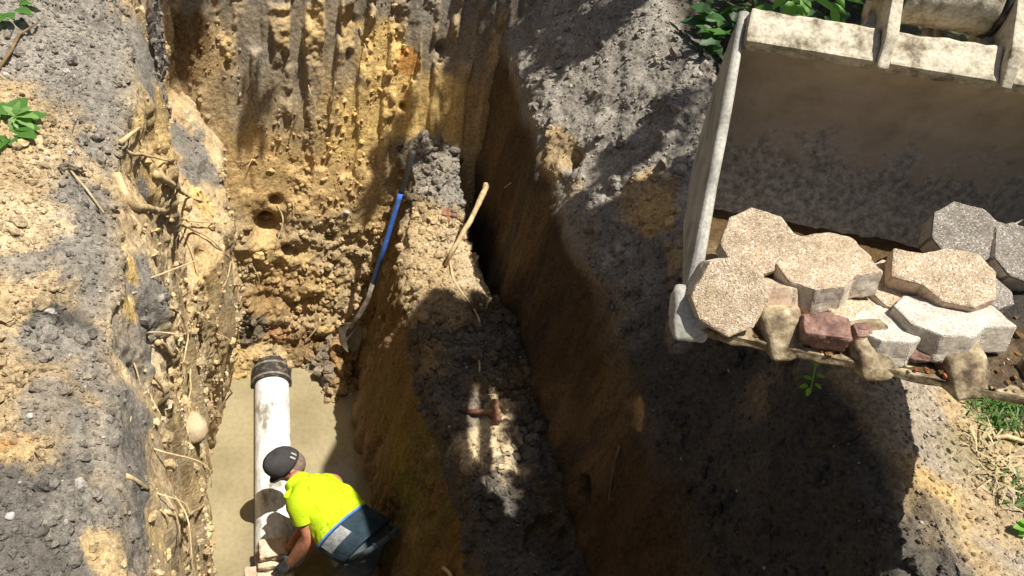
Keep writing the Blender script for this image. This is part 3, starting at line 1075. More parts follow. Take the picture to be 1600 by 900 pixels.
for c, w, h in ((ARM1 + np.array([-.05, -.1, .05]), .13, .16), (B2 * .5 + ARM1 * .5 + np.array([0, 0, .3]), .15, .26), (B2, .16, .3), (B3, .17, .3)):
    d = nrm(B2 - ARM1)
    sx = nrm(np.cross(d, (0, 0, 1)))
    rs.append([c + sx * w * a + np.array([0, 0, 1.0]) * h * b2 for a, b2 in ((-1, -1), (1, -1), (1, 1), (-1, 1))])
g.rings(rs)
g.build('boom', M['mudgrey'], exc, bevel=.01)

# cutting edge and teeth
g = MB()
g.box(bk(BW / 2, .022, .028), e1 * (BW / 2), nrm(pv * .75 + qv * .66) * .075, nrm(pv * .66 - qv * .75) * .011)
g.build('cutting_edge', M['toothmud'], exc, smooth=True, bevel=.003, subdiv=5, rough=(.007, 34, 51))
TD = nrm(-pv * .80 - qv * .42 + e1 * .34)     # the way the teeth point
TU = nrm(np.cross(e1, TD))
if TU @ cdir(0, .4, 1) < 0: TU = -TU
TS = np.cross(TD, TU)
NT = 6
for k in range(NT):
    u = -.006 + k * .19
    g = MB()
    rt = np.random.default_rng(60 + k)
    base = bk(u, .03, .0)
    td = TD if k else nrm(-pv * .9 - qv * .42 + e1 * .10)
    L0 = .084 + rt.uniform(-.012, .012)
    rs = []
    for t, w, h in ((-.5, .040, .020), (-.4, .045, .034), (-.15, .048, .042), (.2, .049, .042), (.5, .046, .034), (.78, .041, .020), (.96, .035, .008), (1.02, .028, .003)):
        c = base + td * (L0 * t) - TU * (.022 * t * t)
        sd = nrm(np.cross(td, TU))
        rs.append([c + sd * w * math.copysign(abs(math.cos(q)) ** .5, math.cos(q)) + TU * h * math.copysign(abs(math.sin(q)) ** .5, math.sin(q)) for q in np.linspace(0, 2 * math.pi, 20, endpoint=False)])
    g.rings(rs)
    g.build('tooth', M['mudgrey'] if k == 0 else M['toothmud'], exc, smooth=True, subdiv=1, rough=(.0045, 40, 70 + k))

# soil left in the bucket: strewn along the lip and heaped to the right
r3 = np.random.default_rng(8)
xs = np.linspace(.03, BW - .02, 150)
js = np.linspace(0, 52, 80)
SH = np.zeros((len(xs), len(js), 3))
for i, u in enumerate(xs):
    a = np.interp(js, np.arange(nv), pr[:, 0]); b = np.interp(js, np.arange(nv), pr[:, 1])
    o0 = np.interp(js, np.arange(nv), outn[:, 0]); o1 = np.interp(js, np.arange(nv), outn[:, 1])
    t = js / 52
    hgt = .004 + .030 * np.sin(np.pi * np.clip(t * 1.1, 0, 1)) + .075 * sstep(.62, .88, np.array(u)) * np.sin(np.pi * np.clip(t * .95 + .03, 0, 1)) - .03 * sstep(.75, 1, t)
    SH[i] = BL + e1 * u + np.outer(a - o0 * hgt, pv) + np.outer(b - o1 * hgt, qv)
fl = SH.reshape(-1, 3)
dn = -(.7 * qv + .3 * pv)
fl = fl + dn * (.012 * fbm(fl * 9, 211, 3) + .022 * (lumps(fl * 18, 212) - .35) + .010 * (lumps(fl * 42, 213) - .3) + .003 * fbm(fl * 90, 214, 2))[:, None]
cc = mixw(np.tile(BRN * .5, (len(fl), 1)), DARK, sstep(.5, .85, np.repeat(xs, len(js)) + .2 * fbm(fl * 7, 215, 2)))
cc = mixw(cc, TAN * .6, sstep(.05, .4, fbm(fl * 11, 216, 3)) * .6 * sstep(.85, .6, np.repeat(xs, len(js))))
i = np.arange(len(xs) * len(js)).reshape(len(xs), len(js))
Fq = np.stack([i[:-1, :-1], i[1:, :-1], i[1:, 1:], i[:-1, 1:]], -1).reshape(-1, 4)
tag(np_mesh('soil_load', fl, Fq, SOIL, cc, True, exc), kind='stuff')
bm = bmesh.new()
bmesh.ops.create_icosphere(bm, subdivisions=1, radius=1)
IV = np.array([v.co for v in bm.verts]); IF = np.array([[v.index for v in f.verts] for f in bm.faces])
bm.free()
nr = 420
ii = r3.integers(18, len(xs), nr); jj = (r3.uniform(0, 1, nr) ** 1.6 * 34).astype(int)
rad_ = .0025 * (6.0 ** (r3.uniform(0, 1, nr) ** 1.8))
ctr = fl.reshape(len(xs), len(js), 3)[ii, jj] + dn * (rad_ * .3)[:, None] + r3.normal(0, .004, (nr, 3))
PVv = IV[None] * r3.uniform(.6, 1.3, (nr, 1, 3)) * (1 + r3.normal(0, .16, (nr, len(IV), 1))) * rad_[:, None, None] + ctr[:, None]
rc = np.where((r3.uniform(0, 1, nr) < .35)[:, None], PALE, np.where((r3.uniform(0, 1, nr) < .3)[:, None], REDC * .8, BRN)) * r3.uniform(.7, 1.2, (nr, 1))
tag(np_mesh('rubble', PVv.reshape(-1, 3), (IF[None] + (np.arange(nr) * len(IV))[:, None, None]).reshape(-1, 3), SOIL, np.repeat(rc, len(IV), axis=0), False, exc), kind='stuff')

# ================================================================== PAVERS
def paver_poly(s=.075, ch=.042, tail=.065, tw=.044, broken=None):
    c = s - ch
    p = [(-s, -c), (-c, -s), (c, -s), (s, -tw)]
    if tail > 0: p += [(s + tail, -tw), (s + tail, tw)]
    p += [(s, tw), (c, s), (-c, s), (-s, c)]
    return p


PAV = {}


def paver_mesh(key, th, mats, seed, **kw):
    g = MB()
    pts = paver_poly(**kw)
    rr = np.random.default_rng(seed)
    pts = [(x + rr.normal(0, .0015), y + rr.normal(0, .0015)) for x, y in pts]
    g.prism([(x, y, -th) for x, y in pts], (0, 0, th), 0, 1)
    o = g.build('paver', [M[mats[0]], M[mats[1]]], bevel=.005, seg=2, subdiv=3, rough=(.0028, 45, seed))
    me = o.data
    bpy.data.objects.remove(o)
    return me


def paver(px, py, dep, n, ang, key, label, th=.07, mats=('paver', 'paverside'), **kw):
    """dep is how far away the face is, n how the face looks (right, up, towards the viewer), ang the way its small end points"""
    if (key, mats) not in PAV: PAV[(key, mats)] = paver_mesh(key, th, mats, 300 + len(PAV), **kw)
    z = cdir(*n)
    t = cdir(math.cos(math.radians(ang)), math.sin(math.radians(ang)), 0)
    x = nrm(t - z * (t @ z))
    y = np.cross(z, x)
    o = bpy.data.objects.new('paver', PAV[(key, mats)])
    c = atd(px, py, dep)
    o.matrix_world = Matrix(((x[0], y[0], z[0], c[0]), (x[1], y[1], z[1], c[1]), (x[2], y[2], z[2], c[2]), (0, 0, 0, 1)))
    COL.objects.link(o)
    tag(o, label, 'paver', 'octagonal pavers in the bucket')
    return o


PT = ('paver', 'paverside')
PP = ('paver', 'paverpink')
PW = ('paverwhite', 'paverside')
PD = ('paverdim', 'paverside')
paver(1182, 376, 1.70, (-.12, .25, 1), -22, 'a', 'tan octagonal paver standing face out, highest at the left of the pile')
paver(1142, 464, 1.595, (.05, -.02, 1), 150, 'b', 'tan octagonal paver tilted on edge beside the left side plate', s=.077, tail=.0)
paver(1205, 436, 1.69, (.10, 1.3, .35), -4, 'a', 'paver lying flat with its pale side showing, below the highest octagonal one', mats=PP)
paver(1272, 418, 1.66, (-.05, .95, .75), 14, 'a', 'level paver in the middle of the pile with its square end to the right')
paver(1300, 393, 1.76, (-.05, .85, .7), 20, 'b', 'paver peeping out behind the level one at the middle of the pile', s=.077, tail=.0)
paver(1226, 486, 1.675, (.1, 1.2, .5), 5, 'a', 'paver with a pinkish side at the bottom left of the pile', mats=PP)
paver(1405, 446, 1.71, (.1, .75, .9), -20, 'a', 'tan paver half buried under the two-lobed one, pointing right')
paver(1325, 468, 1.68, (.2, .85, .7), 25, 'a', 'small end of a paver wedged low in the middle of the pile')
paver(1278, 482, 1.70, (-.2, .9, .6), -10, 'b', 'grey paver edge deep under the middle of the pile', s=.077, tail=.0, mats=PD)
paver(1500, 432, 1.65, (-.10, .62, 1), 158, 'a', 'leaning paver with two lobes and a broken pink corner, high at the right', mats=PP)
paver(1380, 503, 1.62, (.05, .95, .55), -4, 'a', 'white paver smeared with mortar beside the red broken brick', mats=PW)
paver(1465, 491, 1.61, (.05, .95, .55), 4, 'c', 'larger white paver smeared with mortar, lying under the two-lobed one', mats=PW, s=.082, ch=.046, tail=.07)
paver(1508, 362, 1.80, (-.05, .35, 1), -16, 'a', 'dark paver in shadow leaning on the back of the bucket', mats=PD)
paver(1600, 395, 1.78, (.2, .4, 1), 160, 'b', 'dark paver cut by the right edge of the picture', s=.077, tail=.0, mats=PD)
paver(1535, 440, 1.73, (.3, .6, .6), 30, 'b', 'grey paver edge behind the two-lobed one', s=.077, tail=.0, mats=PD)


def rock(name, c, r, mat, seed, flat=False, squash=(1, 1, 1), amp=.35, sub=3):
    bm = bmesh.new()
    bmesh.ops.create_icosphere(bm, subdivisions=sub, radius=1)
    P = np.array([v.co for v in bm.verts])
    k = 1 + amp * fbm(P * 1.3 + seed, seed, 3) + .06 * fbm(P * 6, seed + 1, 2)
    P = P * k[:, None] * np.array(squash) * r
    for v, p in zip(bm.verts, P): v.co = p
    me = bpy.data.meshes.new(name)
    bm.to_mesh(me)
    bm.free()
    me.materials.append(mat)
    me.polygons.foreach_set('use_smooth', [not flat] * len(me.polygons))
    o = link(name, me)
    o.location = Vector([float(q) for q in c])
    return o


def chunk(px, py, dep, dims, n, ang, mat, seed, name='brick_piece'):
    g = MB()
    z = cdir(*n); t = cdir(math.cos(math.radians(ang)), math.sin(math.radians(ang)), 0)
    x = nrm(t - z * (t @ z)); y = np.cross(z, x)
    c = atd(px, py, dep)
    g.box(c, x * dims[0], y * dims[1], z * dims[2])
    return g.build(name, mat, bevel=.008, subdiv=4, rough=(.012, 26, seed))


tag(chunk(1288, 517, 1.60, (.05, .03, .026), (.0, .6, .8), -12, M['brick'], 5), 'red broken brick on the bucket lip, left of the white paver', 'brick')
tag(chunk(1342, 523, 1.595, (.018, .016, .02), (.1, .5, .8), 5, M['brick'], 6), 'small red brick chip between the broken brick and white paver', 'brick')
tag(chunk(1448, 556, 1.585, (.035, .016, .008), (-.1, .5, .8), -14, M['brick'], 9), 'flat reddish flake on the lip below the larger white paver', 'stone')
tag(chunk(1490, 558, 1.585, (.018, .014, .01), (.1, .4, .8), -30, M['brick'], 10), 'small dark flake on the lip, right of the flat reddish one', 'stone')

# ================================================================== PIPE
PX = 0.005
PR = .127
PZ = -3.4 + .02
pipe = thing('sewer_pipe', 'long white plastic sewer pipe lying in the muddy water', 'pipe', (PX, 2.9, PZ))


def tube_y(g, y0, y1, r, x=PX, z=PZ, n=48, ri=None):
    prof = [(y0, r), (y1, r)] if ri is None else [(y0, ri), (y0, r), (y1, r), (y1, ri)]
    if ri is None:
        ys_ = np.linspace(y0, y1, 30)
        g.rings([[(x + r * math.cos(k), y, z + r * math.sin(k)) for k in np.linspace(0, 2 * math.pi, n, endpoint=False)] for y in ys_])
    else:
        g.rings([[(x + rr * math.cos(k), y, z + rr * math.sin(k)) for k in np.linspace(0, 2 * math.pi, n, endpoint=False)] for y, rr in prof], cap=False)


g = MB(); tube_y(g, 2.13, 3.62, PR)
g.build('pipe_barrel', M['pvc'], pipe, smooth=True)
g = MB(); tube_y(g, 3.49, 3.68, PR + .020, ri=PR - .01)
g.build('rubber_coupling', M['rubber'], pipe, smooth=False, bevel=.006, rough=(.004, 22, 3))
for y in (3.51, 3.62):
    g = MB(); tube_y(g, y, y + .018, PR + .0235, ri=PR + .016)
    g.build('clamp_band', M['steel'], pipe, bevel=.001)

# blocks stacked by the end of the pipe, where he works
def block(c, dims, yaw, seed, label):
    g = MB()
    x = np.array([math.cos(yaw), math.sin(yaw), 0]); y = np.array([-math.sin(yaw), math.cos(yaw), 0])
    g.box(c, x * dims[0], y * dims[1], np.array([0, 0, dims[2]]))
    return tag(g.build('concrete_block', M['block'], bevel=.008, subdiv=4, rough=(.012, 22, seed)), label, 'block', 'blocks at the pipe end')


c0 = at(428, 858, -3.16)
block(c0, (.085, .06, .035), .05, 3, 'rough tan block topmost of the stack at the pipe end')
block(c0 + np.array([.004, -.02, -.075]), (.10, .075, .036), -.04, 4, 'rough tan block second in the stack under his glove')
block(c0 + np.array([0, -.05, -.15]), (.11, .09, .036), .08, 5, 'rough tan block lowest of the stack in the water')
block(c0 + np.array([-.14, -.12, -.12]), (.035, .06, .05), .0, 6, 'narrow tan block left of the stack by the pipe wall')

# ================================================================== PERSON
def skin_mesh(name, verts, edges, rad, mat, parent=None, sub=2, root=0):
    me = bpy.data.meshes.new(name)
    me.from_pydata([tuple(map(float, v)) for v in verts], edges, [])
    o = bpy.data.objects.new(name, me)
    COL.objects.link(o)
    md = o.modifiers.new('skin', 'SKIN')
    md.use_smooth_shade = True
    md.branch_smoothing = .4
    sv = me.skin_vertices[0].data
    for i, r in enumerate(rad):
        sv[i].radius = (r, r) if np.isscalar(r) else r
        sv[i].use_root = (i == root)
    sb = o.modifiers.new('sub', 'SUBSURF')
    sb.levels = sub; sb.render_levels = sub
    dg = bpy.context.evaluated_depsgraph_get()
    me2 = bpy.data.meshes.new_from_object(o.evaluated_get(dg))
    bpy.data.objects.remove(o)
    me2.name = name
    me2.materials.clear()
    me2.materials.append(mat)
    me2.polygons.foreach_set('use_smooth', [True] * len(me2.polygons))
    return link(name, me2, parent)


WZ = WATER_Z
neck = at(465, 753, -2.66)
HEAD = at(450, 727, -2.74)
sL = at(469, 786, -2.62)          # near (left) shoulder
sR = at(524, 750, -2.76)
chest = (sL + sR) / 2 + np.array([.02, -.02, -.03])
waist = at(537, 822, -2.72)
hip = at(578, 848, -2.80)
elL = at(486, 838, -2.78)
wrL = at(455, 877, -3.10)
elR = sR + np.array([-.06, .0, -.26])
wrR = at(447, 862, -3.10) + np.array([.05, .06, 0])
hipL = hip + np.array([-.06, -.10, -.06]); hipR = hip + np.array([.06, .10, -.06])
knL = np.array([hipL[0] - .17, hipL[1] - .03, -3.22]); knR = np.array([hipR[0] - .10, hipR[1] + .02, -3.22])
ftL = np.array([hipL[0] - .05, hipL[1] - .02, -3.66]); ftR = np.array([hipR[0] + .02, hipR[1] + .02, -3.66])
man = thing('person', 'bent man in lime shirt, dark cap and black gloves working at the pipe end', 'person', (hip[0], hip[1], -3.7))
latv = nrm(sR - sL)
axv = nrm(neck - waist)
dorsal = nrm(np.cross(axv, latv))
if dorsal[2] < 0: dorsal = -dorsal
verts = [hip, waist, chest, neck, HEAD * .45 + neck * .55, sL, elL, wrL, wrL + nrm(wrL - elL) * .07, sR, elR, wrR, wrR + nrm(wrR - elR) * .07, hipL, knL, ftL, hipR, knR, ftR]
edges = [(0, 1), (1, 2), (2, 3), (3, 4), (2, 5), (5, 6), (6, 7), (7, 8), (2, 9), (9, 10), (10, 11), (11, 12), (0, 13), (13, 14), (14, 15), (0, 16), (16, 17), (17, 18)]
rad = [.095, .10, .095, .062, .058, .062, .052, .034, .03, .062, .052, .034, .03, .07, .055, .045, .07, .055, .045]
# more shape in the near arm: biceps and forearm
va = sL * .45 + elL * .55 + cdir(1, 0, 0) * .012
vf = elL * .62 + wrL * .38 + cdir(1, -.2, 0) * .006
verts += [va, vf]
edges = [e for e in edges if e not in ((5, 6), (6, 7))] + [(5, 19), (19, 6), (6, 20), (20, 7)]
rad += [.064, .055]
body = skin_mesh('body', verts, edges, rad, M['skin'], man)

# head: looks down and to the left; up axis of the skull points up-left in the picture
FWD = nrm(cdir(-.62, -.72, .05) + np.array([0, 0, -.1]))      # where the face points
UPH = cdir(-.45, .62, .62)
UPH = nrm(UPH - FWD * (UPH @ FWD))
SID = np.cross(FWD, UPH)


def hd(f, s, u):
    return HEAD + FWD * f + SID * s + UPH * u


def ellipsoid(g, fn, nlat=14, nlon=20, lat0=-math.pi / 2, lat1=math.pi / 2):
    rs = []
    for a in np.linspace(lat0, lat1, nlat):
        rs.append([fn(a, b) for b in np.linspace(0, 2 * math.pi, nlon, endpoint=False)])
    g.rings(rs)


def headshape(a, b):
    x, y, z = math.cos(a) * math.cos(b), math.cos(a) * math.sin(b), math.sin(a)
    f = .098 * x
    s = .076 * y
    u = .118 * z
    if z < 0:
        f += .012 * (-z) * (1 if x > -.2 else .2)
        s *= 1 - .18 * (-z)
    if x > .75 and abs(y) < .35:
        f += .016 * math.exp(-((z + .15) / .16) ** 2) * (1 - abs(y) / .35)
        f += .006 * math.exp(-((z + .5) / .1) ** 2)
        f -= .006 * math.exp(-((z - .12) / .1) ** 2)
    return hd(f, s, u)


g = MB(); ellipsoid(g, headshape, 26, 32)
for s in (-1, 1):                                        # ears
    ec = hd(-.005, s * .078, -.012)
    ellipsoid(g, lambda a, b: ec + FWD * (.020 * math.cos(a) * math.cos(b) - .006 * math.sin(a)) + SID * (s * .011 * math.cos(a) * math.sin(b)) + UPH * (.034 * math.sin(a)), 8, 12)
head = g.build('head', M['skin'], man, smooth=True)
for s in (-1, 1):
    g = MB()
    ec = hd(.088, s * .032, .012)
    ellipsoid(g, lambda a, b: ec + FWD * .008 * math.cos(a) * math.cos(b) + SID * .012 * math.cos(a) * math.sin(b) + UPH * .007 * math.sin(a), 7, 10)
    g.build('eye', M['capmark'], head, smooth=True)
g = MB()
ellipsoid(g, lambda a, b: hd(-.006 + .097 * math.cos(a) * math.cos(b) * (1.0 if math.cos(b) < 0 else .35), .0775 * math.cos(a) * math.sin(b), -.01 + .10 * math.sin(a)), 14, 20)
g.build('hair', M['hair'], head, smooth=True)
# cap: crown of panels with a band and a short peak
g = MB()
rs = []
for u, k in ((-.002, 1.03), (.02, 1.06), (.05, 1.05), (.08, .97), (.105, .80), (.122, .56), (.130, .28), (.132, .06)):
    rs.append([hd(-.004 + (.103 * k) * math.cos(b), .083 * k * math.sin(b), .018 + u + .012 * math.cos(b)) for b in np.linspace(0, 2 * math.pi, 28, endpoint=False)])
g.rings(rs)
cap = g.build('cap', M['cap'], man, smooth=True)
g = MB()
rs = []
for t in np.linspace(-1.15, 1.15, 15):
    rs.append([hd(.09 * math.cos(t) + d * math.cos(t * .8), .08 * math.sin(t), .022 + .010 * math.cos(t) + h - .10 * d * (1 + abs(t))) for d, h in ((-.01, .005), (.055 * math.cos(t) ** .6, .004), (.055 * math.cos(t) ** .6, 0), (-.01, 0))])
g.rings(rs)
g.build('peak', M['cap'], cap, smooth=False)
for k in (-.13, .13):                                     # two pale upright marks at the back
    g = MB()
    b0 = math.pi * .80 + k if SID @ cdir(0, 0, 1) > 0 else -math.pi * .80 + k
    a_ = [hd(-.004 + 1.075 * .103 * math.cos(b0 + d), 1.075 * .083 * math.sin(b0 + d), .018 + u + .012 * math.cos(b0)) for d, u in ((-.055, .022), (.055, .022), (.05, .062), (-.05, .062))]
    cen = sum(a_) / 4
    g.prism(a_, nrm(cen - hd(0, 0, .05)) * .003)
    g.build('cap_mark', M['capmark'], cap)


def ering(c, lat, dor, a, b, n=28, p=.85):
    return [c + lat * a * math.copysign(abs(math.cos(k)) ** p, math.cos(k)) + dor * b * math.copysign(abs(math.sin(k)) ** p, math.sin(k)) for k in np.linspace(0, 2 * math.pi, n, endpoint=False)]


def along(t):
    """spine from neck (0) over the waist (1) to the hip (1.35)"""
    p0, p1, p2 = neck, chest * .5 + waist * .5 + dorsal * .02 + latv * .035, waist
    if t <= 1:
        return (1 - t) ** 2 * p0 + 2 * t * (1 - t) * p1 + t * t * p2
    return waist + (hip - waist) * ((t - 1) / .35)


g = MB()
rs = []
for t, a, b in ((-.04, .062, .06), (.03, .085, .075), (.10, .15, .095), (.19, .18, .115), (.32, .182, .125), (.5, .182, .13), (.7, .187, .13), (.88, .197, .133), (.965, .202, .135)):
    rs.append(ering(along(max(t, 0)) + (axv * .03 if t < 0 else 0) - dorsal * .01, latv, dorsal, a, b, 40))
g.rings(rs, cap=False)
shirt = g.build('shirt', M['hivis'], man, smooth=True, subdiv=2, rough=(.022, 11, 77))
g = MB()
sl_ = sL * .62 + elL * .38
d1 = nrm(elL - sL)
rs = []
for t, r in ((-.35, .075), (0, .083), (.25, .080), (.50, .077)):
    c = sL + (elL - sL) * t
    u1 = nrm(np.cross(d1, latv)); u2 = np.cross(d1, u1)
    rs.append([c + r * (math.cos(k) * u1 + math.sin(k) * u2) for k in np.linspace(0, 2 * math.pi, 22, endpoint=False)])
g.rings(rs, cap=False)
d1 = nrm(elR - sR)
rs = []
for t, r in ((.02, .03), (.10, .056), (.3, .068), (.55, .07)):
    c = sR + (elR - sR) * t
    u1 = nrm(np.cross(d1, latv)); u2 = np.cross(d1, u1)
    rs.append([c + r * (math.cos(k) * u1 + math.sin(k) * u2) for k in np.linspace(0, 2 * math.pi, 22, endpoint=False)])
g.rings(rs, cap=False)
g.build('sleeve', M['hivis'], shirt, smooth=True, subdiv=1, rough=(.005, 12, 78))
g = MB()
g.rings([ering(along(t) - dorsal * .01, latv, dorsal, a, b, 40) for t, a, b in ((.945, .206, .14), (.995, .207, .141), (1.0, .202, .137))], cap=False)
g.build('blue_trim', M['bluetrim'], shirt, smooth=True)
g = MB()
g.rings([ering(along(t) - dorsal * .01, latv, dorsal, a, b, 40) for t, a, b in ((.98, .20, .136), (1.05, .203, .14), (1.15, .206, .143), (1.25, .206, .146), (1.33, .20, .145))], cap=False)
g.build('shirt_hem', M['navy'], shirt, smooth=True, subdiv=2, rough=(.010, 11, 79))
g = MB()
rr = ering(along(1.02), latv, dorsal, .2075, .1435, 40)
rr2 = ering(along(1.16), latv, dorsal, .2125, .1485, 40)
k0 = [i for i in range(40) if 14 <= i <= 21]
vs = []
for i in k0: vs += [rr[i], rr2[i]]
g.add(vs, [(2 * i, 2 * i + 1, 2 * i + 3, 2 * i + 2) for i in range(len(k0) - 1)])
g.build('reflective_patch', M['greyband'], shirt, smooth=True)
# jeans: seat and two legs in one mesh, with waistband and loops
jv = [hip + np.array([.02, -.02, -.02]), hip * .3 + waist * .7 - dorsal * .03, hipL, knL, ftL, hipR, knR, ftR]
je = [(0, 1), (0, 2), (2, 3), (3, 4), (0, 5), (5, 6), (6, 7)]
jeans = skin_mesh('jeans', jv, je, [.178, .13, .125, .088, .075, .125, .088, .075], M['denim'], man)
g = MB()
hd2 = nrm(hip - waist + np.array([.05, -.03, -.10]))
wb = hip + hd2 * .01
lat2 = latv; dor2 = nrm(np.cross(hd2, lat2));
if dor2[2] < 0: dor2 = -dor2
g.rings([ering(wb + hd2 * t, lat2, dor2, .168 + q, .160 + q, 40) for t, q in ((-.02, 0), (-.018, .004), (.018, .006), (.02, .002))], cap=False)
wbo = g.build('waistband', M['denim'], jeans, smooth=True)
for i in (6, 10, 14):
    rr = ering(wb, lat2, dor2, .177, .169, 40)
    g = MB(); g.box(rr[i], hd2 * .03, nrm(rr[i + 1] - rr[i]) * .006, nrm(rr[i] - wb) * .004)
    g.build('belt_loop', M['denim'], wbo)
for ft in (ftL, ftR):
    g = MB()
    f = nrm(np.array([-.8, .5, 0]))
    s = np.array([-f[1], f[0], 0])
    ellipsoid(g, lambda a, b: ft + f * (.06 + .14 * math.cos(a) * math.cos(b)) + s * (.052 * math.cos(a) * math.sin(b)) + np.array([0, 0, .05 * math.sin(a) - .0]), 9, 14)
    g.build('boot', M['rubber'], man, smooth=True)


def make_glove(wr, d, back, side, curl):
    """palm and five bent fingers, one skinned mesh; d runs along the hand, back is its back, side points to the thumb"""
    V = [wr, wr + d * .045, wr + d * .085]
    E_ = [(0, 1), (1, 2)]
    R_ = [(.036, .030), (.046, .022), (.044, .018)]
    for k, (off, ln) in enumerate(((.033, .062), (.011, .072), (-.011, .067), (-.032, .052))):
        p = wr + d * .09 + side * off
        a = curl
        prev = 2
        for s_, fr in enumerate((.02, ln * .5, ln * .3, ln * .25)):
            p = p + (d * math.cos(a) - back * math.sin(a)) * fr
            V.append(p); R_.append((.0115 - .0008 * s_,) * 2)
            E_.append((prev, len(V) - 1)); prev = len(V) - 1
            a += .38
    p = wr + d * .025 + side * .035
    V.append(p); R_.append((.018, .018)); E_.append((1, len(V) - 1)); prev = len(V) - 1
    for fr, sd in ((.032, .9), (.028, .55), (.022, .3)):
        p = p + (d * .75 + side * sd - back * .35) * fr
        V.append(p); R_.append((.0125, .0125)); E_.append((prev, len(V) - 1)); prev = len(V) - 1
    return skin_mesh('glove', V, E_, R_, M['glove'], man)


make_glove(wrL - nrm(wrL - elL) * .01, nrm(cdir(-.75, -.55, 0) + np.array([0, 0, -.25])), nrm(cdir(.15, .55, .8)), nrm(cdir(-.45, .85, -.2)), .25)
make_glove(wrR, nrm(cdir(-.6, -.5, 0) + np.array([0, 0, -.3])), nrm(cdir(0, .6, .8)), nrm(cdir(.5, -.7, .2)), .3)

# ================================================================== TOOLS
# shovel leaning against the corner of the bench
s_top = at(646, 236, -1.42)
s_bot = at(575, 470, -2.62)
v0 = s_bot
b_tip = at(548, 549, -3.10)
axs = nrm(s_top - s_bot)
Ls = np.linalg.norm(s_top - s_bot)
shov = thing('shovel', 'blue shafted round point shovel leaning in the corner of the trench', 'shovel', b_tip)
g = MB(); g.tube([s_bot + axs * Ls * t for t in (.12, .4, .7, .745)], [.0185, .0185, .0185, .0185], 12)
g.build('shaft', M['blue'], shov, smooth=True)
g = MB(); g.tube([s_bot + axs * Ls * t for t in (.745, .76, .88, .985, 1.0)], [.0195, .022, .022, .023, .015], 12)
g.build('grip', M['darkpaint'], shov, smooth=True, rough=(.002, 40, 3))
bw = nrm(cdir(1, .25, .1)); bw = nrm(bw - axs * (bw @ axs))
bn = nrm(np.cross(axs, bw))
if bn @ cdir(0, 0, 1) < 0: bn = -bn
neckp = at(548, 512, -2.88)
g = MB(); g.tube([s_bot + axs * Ls * .13, s_bot + axs * Ls * .02, s_bot * .5 + neckp * .5 + bn * .01, neckp], [.022, .022, .021, .016], 12)
g.build('socket', M['steel'], shov, smooth=True)
bd = nrm(b_tip - neckp)
bw2 = nrm(bw - bd * (bw @ bd)); bn2 = nrm(np.cross(bd, bw2))
if bn2 @ cdir(0, 0, 1) < 0: bn2 = -bn2
g = MB()
rs = []
bl = .27
for t, w in ((0, .068), (.04, .086), (.3, .092), (.6, .085), (.82, .06), (.95, .028), (1.0, .006)):
    c = neckp - bd * .03 + bd * bl * t
    top = [c + bw2 * (w * s_) + bn2 * (-.035 * (1 - s_ * s_) * (1 - .4 * t) + .012) for s_ in np.linspace(-1, 1, 13)]
    rs.append(top + [q - bn2 * .004 for q in top[::-1]])
g.rings(rs)
g.build('blade', noisy_mat('muddy_blade', [(.3, (.05, .04, .028)), (.6, (.12, .095, .065)), (.8, (.24, .2, .14))], 18, 5, .6), shov, smooth=True)

# club hammer on the bench
hp, hn = hit(775, 648, 'soil_bench')
h0, _ = hit(668, 650, 'soil_bench')
hp = hp + np.array([0, 0, .055]); h0 = h0 + np.array([0, 0, .055])
ham = thing('sledge_hammer', 'short sledge hammer with rusty head lying on the bench', 'hammer', hp - np.array([0, 0, .03]))
ha = nrm(h0 - hp)
HLn = np.linalg.norm(h0 - hp)
hs = nrm(np.cross(ha, (0, 0, 1))); hz = np.cross(hs, ha)
g = MB(); g.tube([hp + ha * HLn * t for t in (-.07, .0, .2)], [.013, .014, .0145], 12); g.build('handle_neck', M['wood'], ham, smooth=True)
g = MB(); g.tube([hp + ha * HLn * t for t in (.2, .35, .55)], [.0145, .014, .0145], 12)
m_red = noisy_mat('faded_red_handle', [(.3, (.05, .018, .013)), (.7, (.12, .042, .03))], 30, 4, .7)
g.build('handle', m_red, ham, smooth=True)
g = MB(); g.tube([hp + ha * HLn * t for t in (.55, .57, .75, .96, 1.0)], [.016, .0185, .017, .020, .016], 12); g.build('grip', M['rubber'], ham, smooth=True)
g = MB()
hw = nrm(hs * .97 + ha * .12)
rs = []
h_up = np.array([0, 0, 1.0]); hside = nrm(np.cross(hw, h_up))
for t, r in ((-.068, .020), (-.064, .028), (-.045, .029), (-.030, .023), (.030, .023), (.045, .029), (.064, .028), (.068, .020)):
    rs.append([hp + hw * t * 1.05 + (hside * math.cos(k) + h_up * math.sin(k)) * r for k in np.linspace(math.pi / 8, 2 * math.pi + math.pi / 8, 8, endpoint=False)])
g.rings(rs)
m_rust = noisy_mat('rusty_steel', [(.3, (.09, .04, .02)), (.55, (.20, .10, .055)), (.75, (.36, .25, .17))], 26, 6, .7, .4, .002, spec=.3)
g.build('hammer_head', m_rust, ham, bevel=.003)

# ================================================================== STONES
def stone_on(px, py, r, patch, seed, mat, label, squash=(1, 1, .8), name='stone'):
    p, n = hit(px, py, patch)
    o = rock(name, p + n * r * .25, r, mat, seed, squash=squash, amp=.25)
    o.rotation_euler = (.2 * seed % 1, .3, seed * 1.7 % 6)
    return tag(o, label, 'stone')


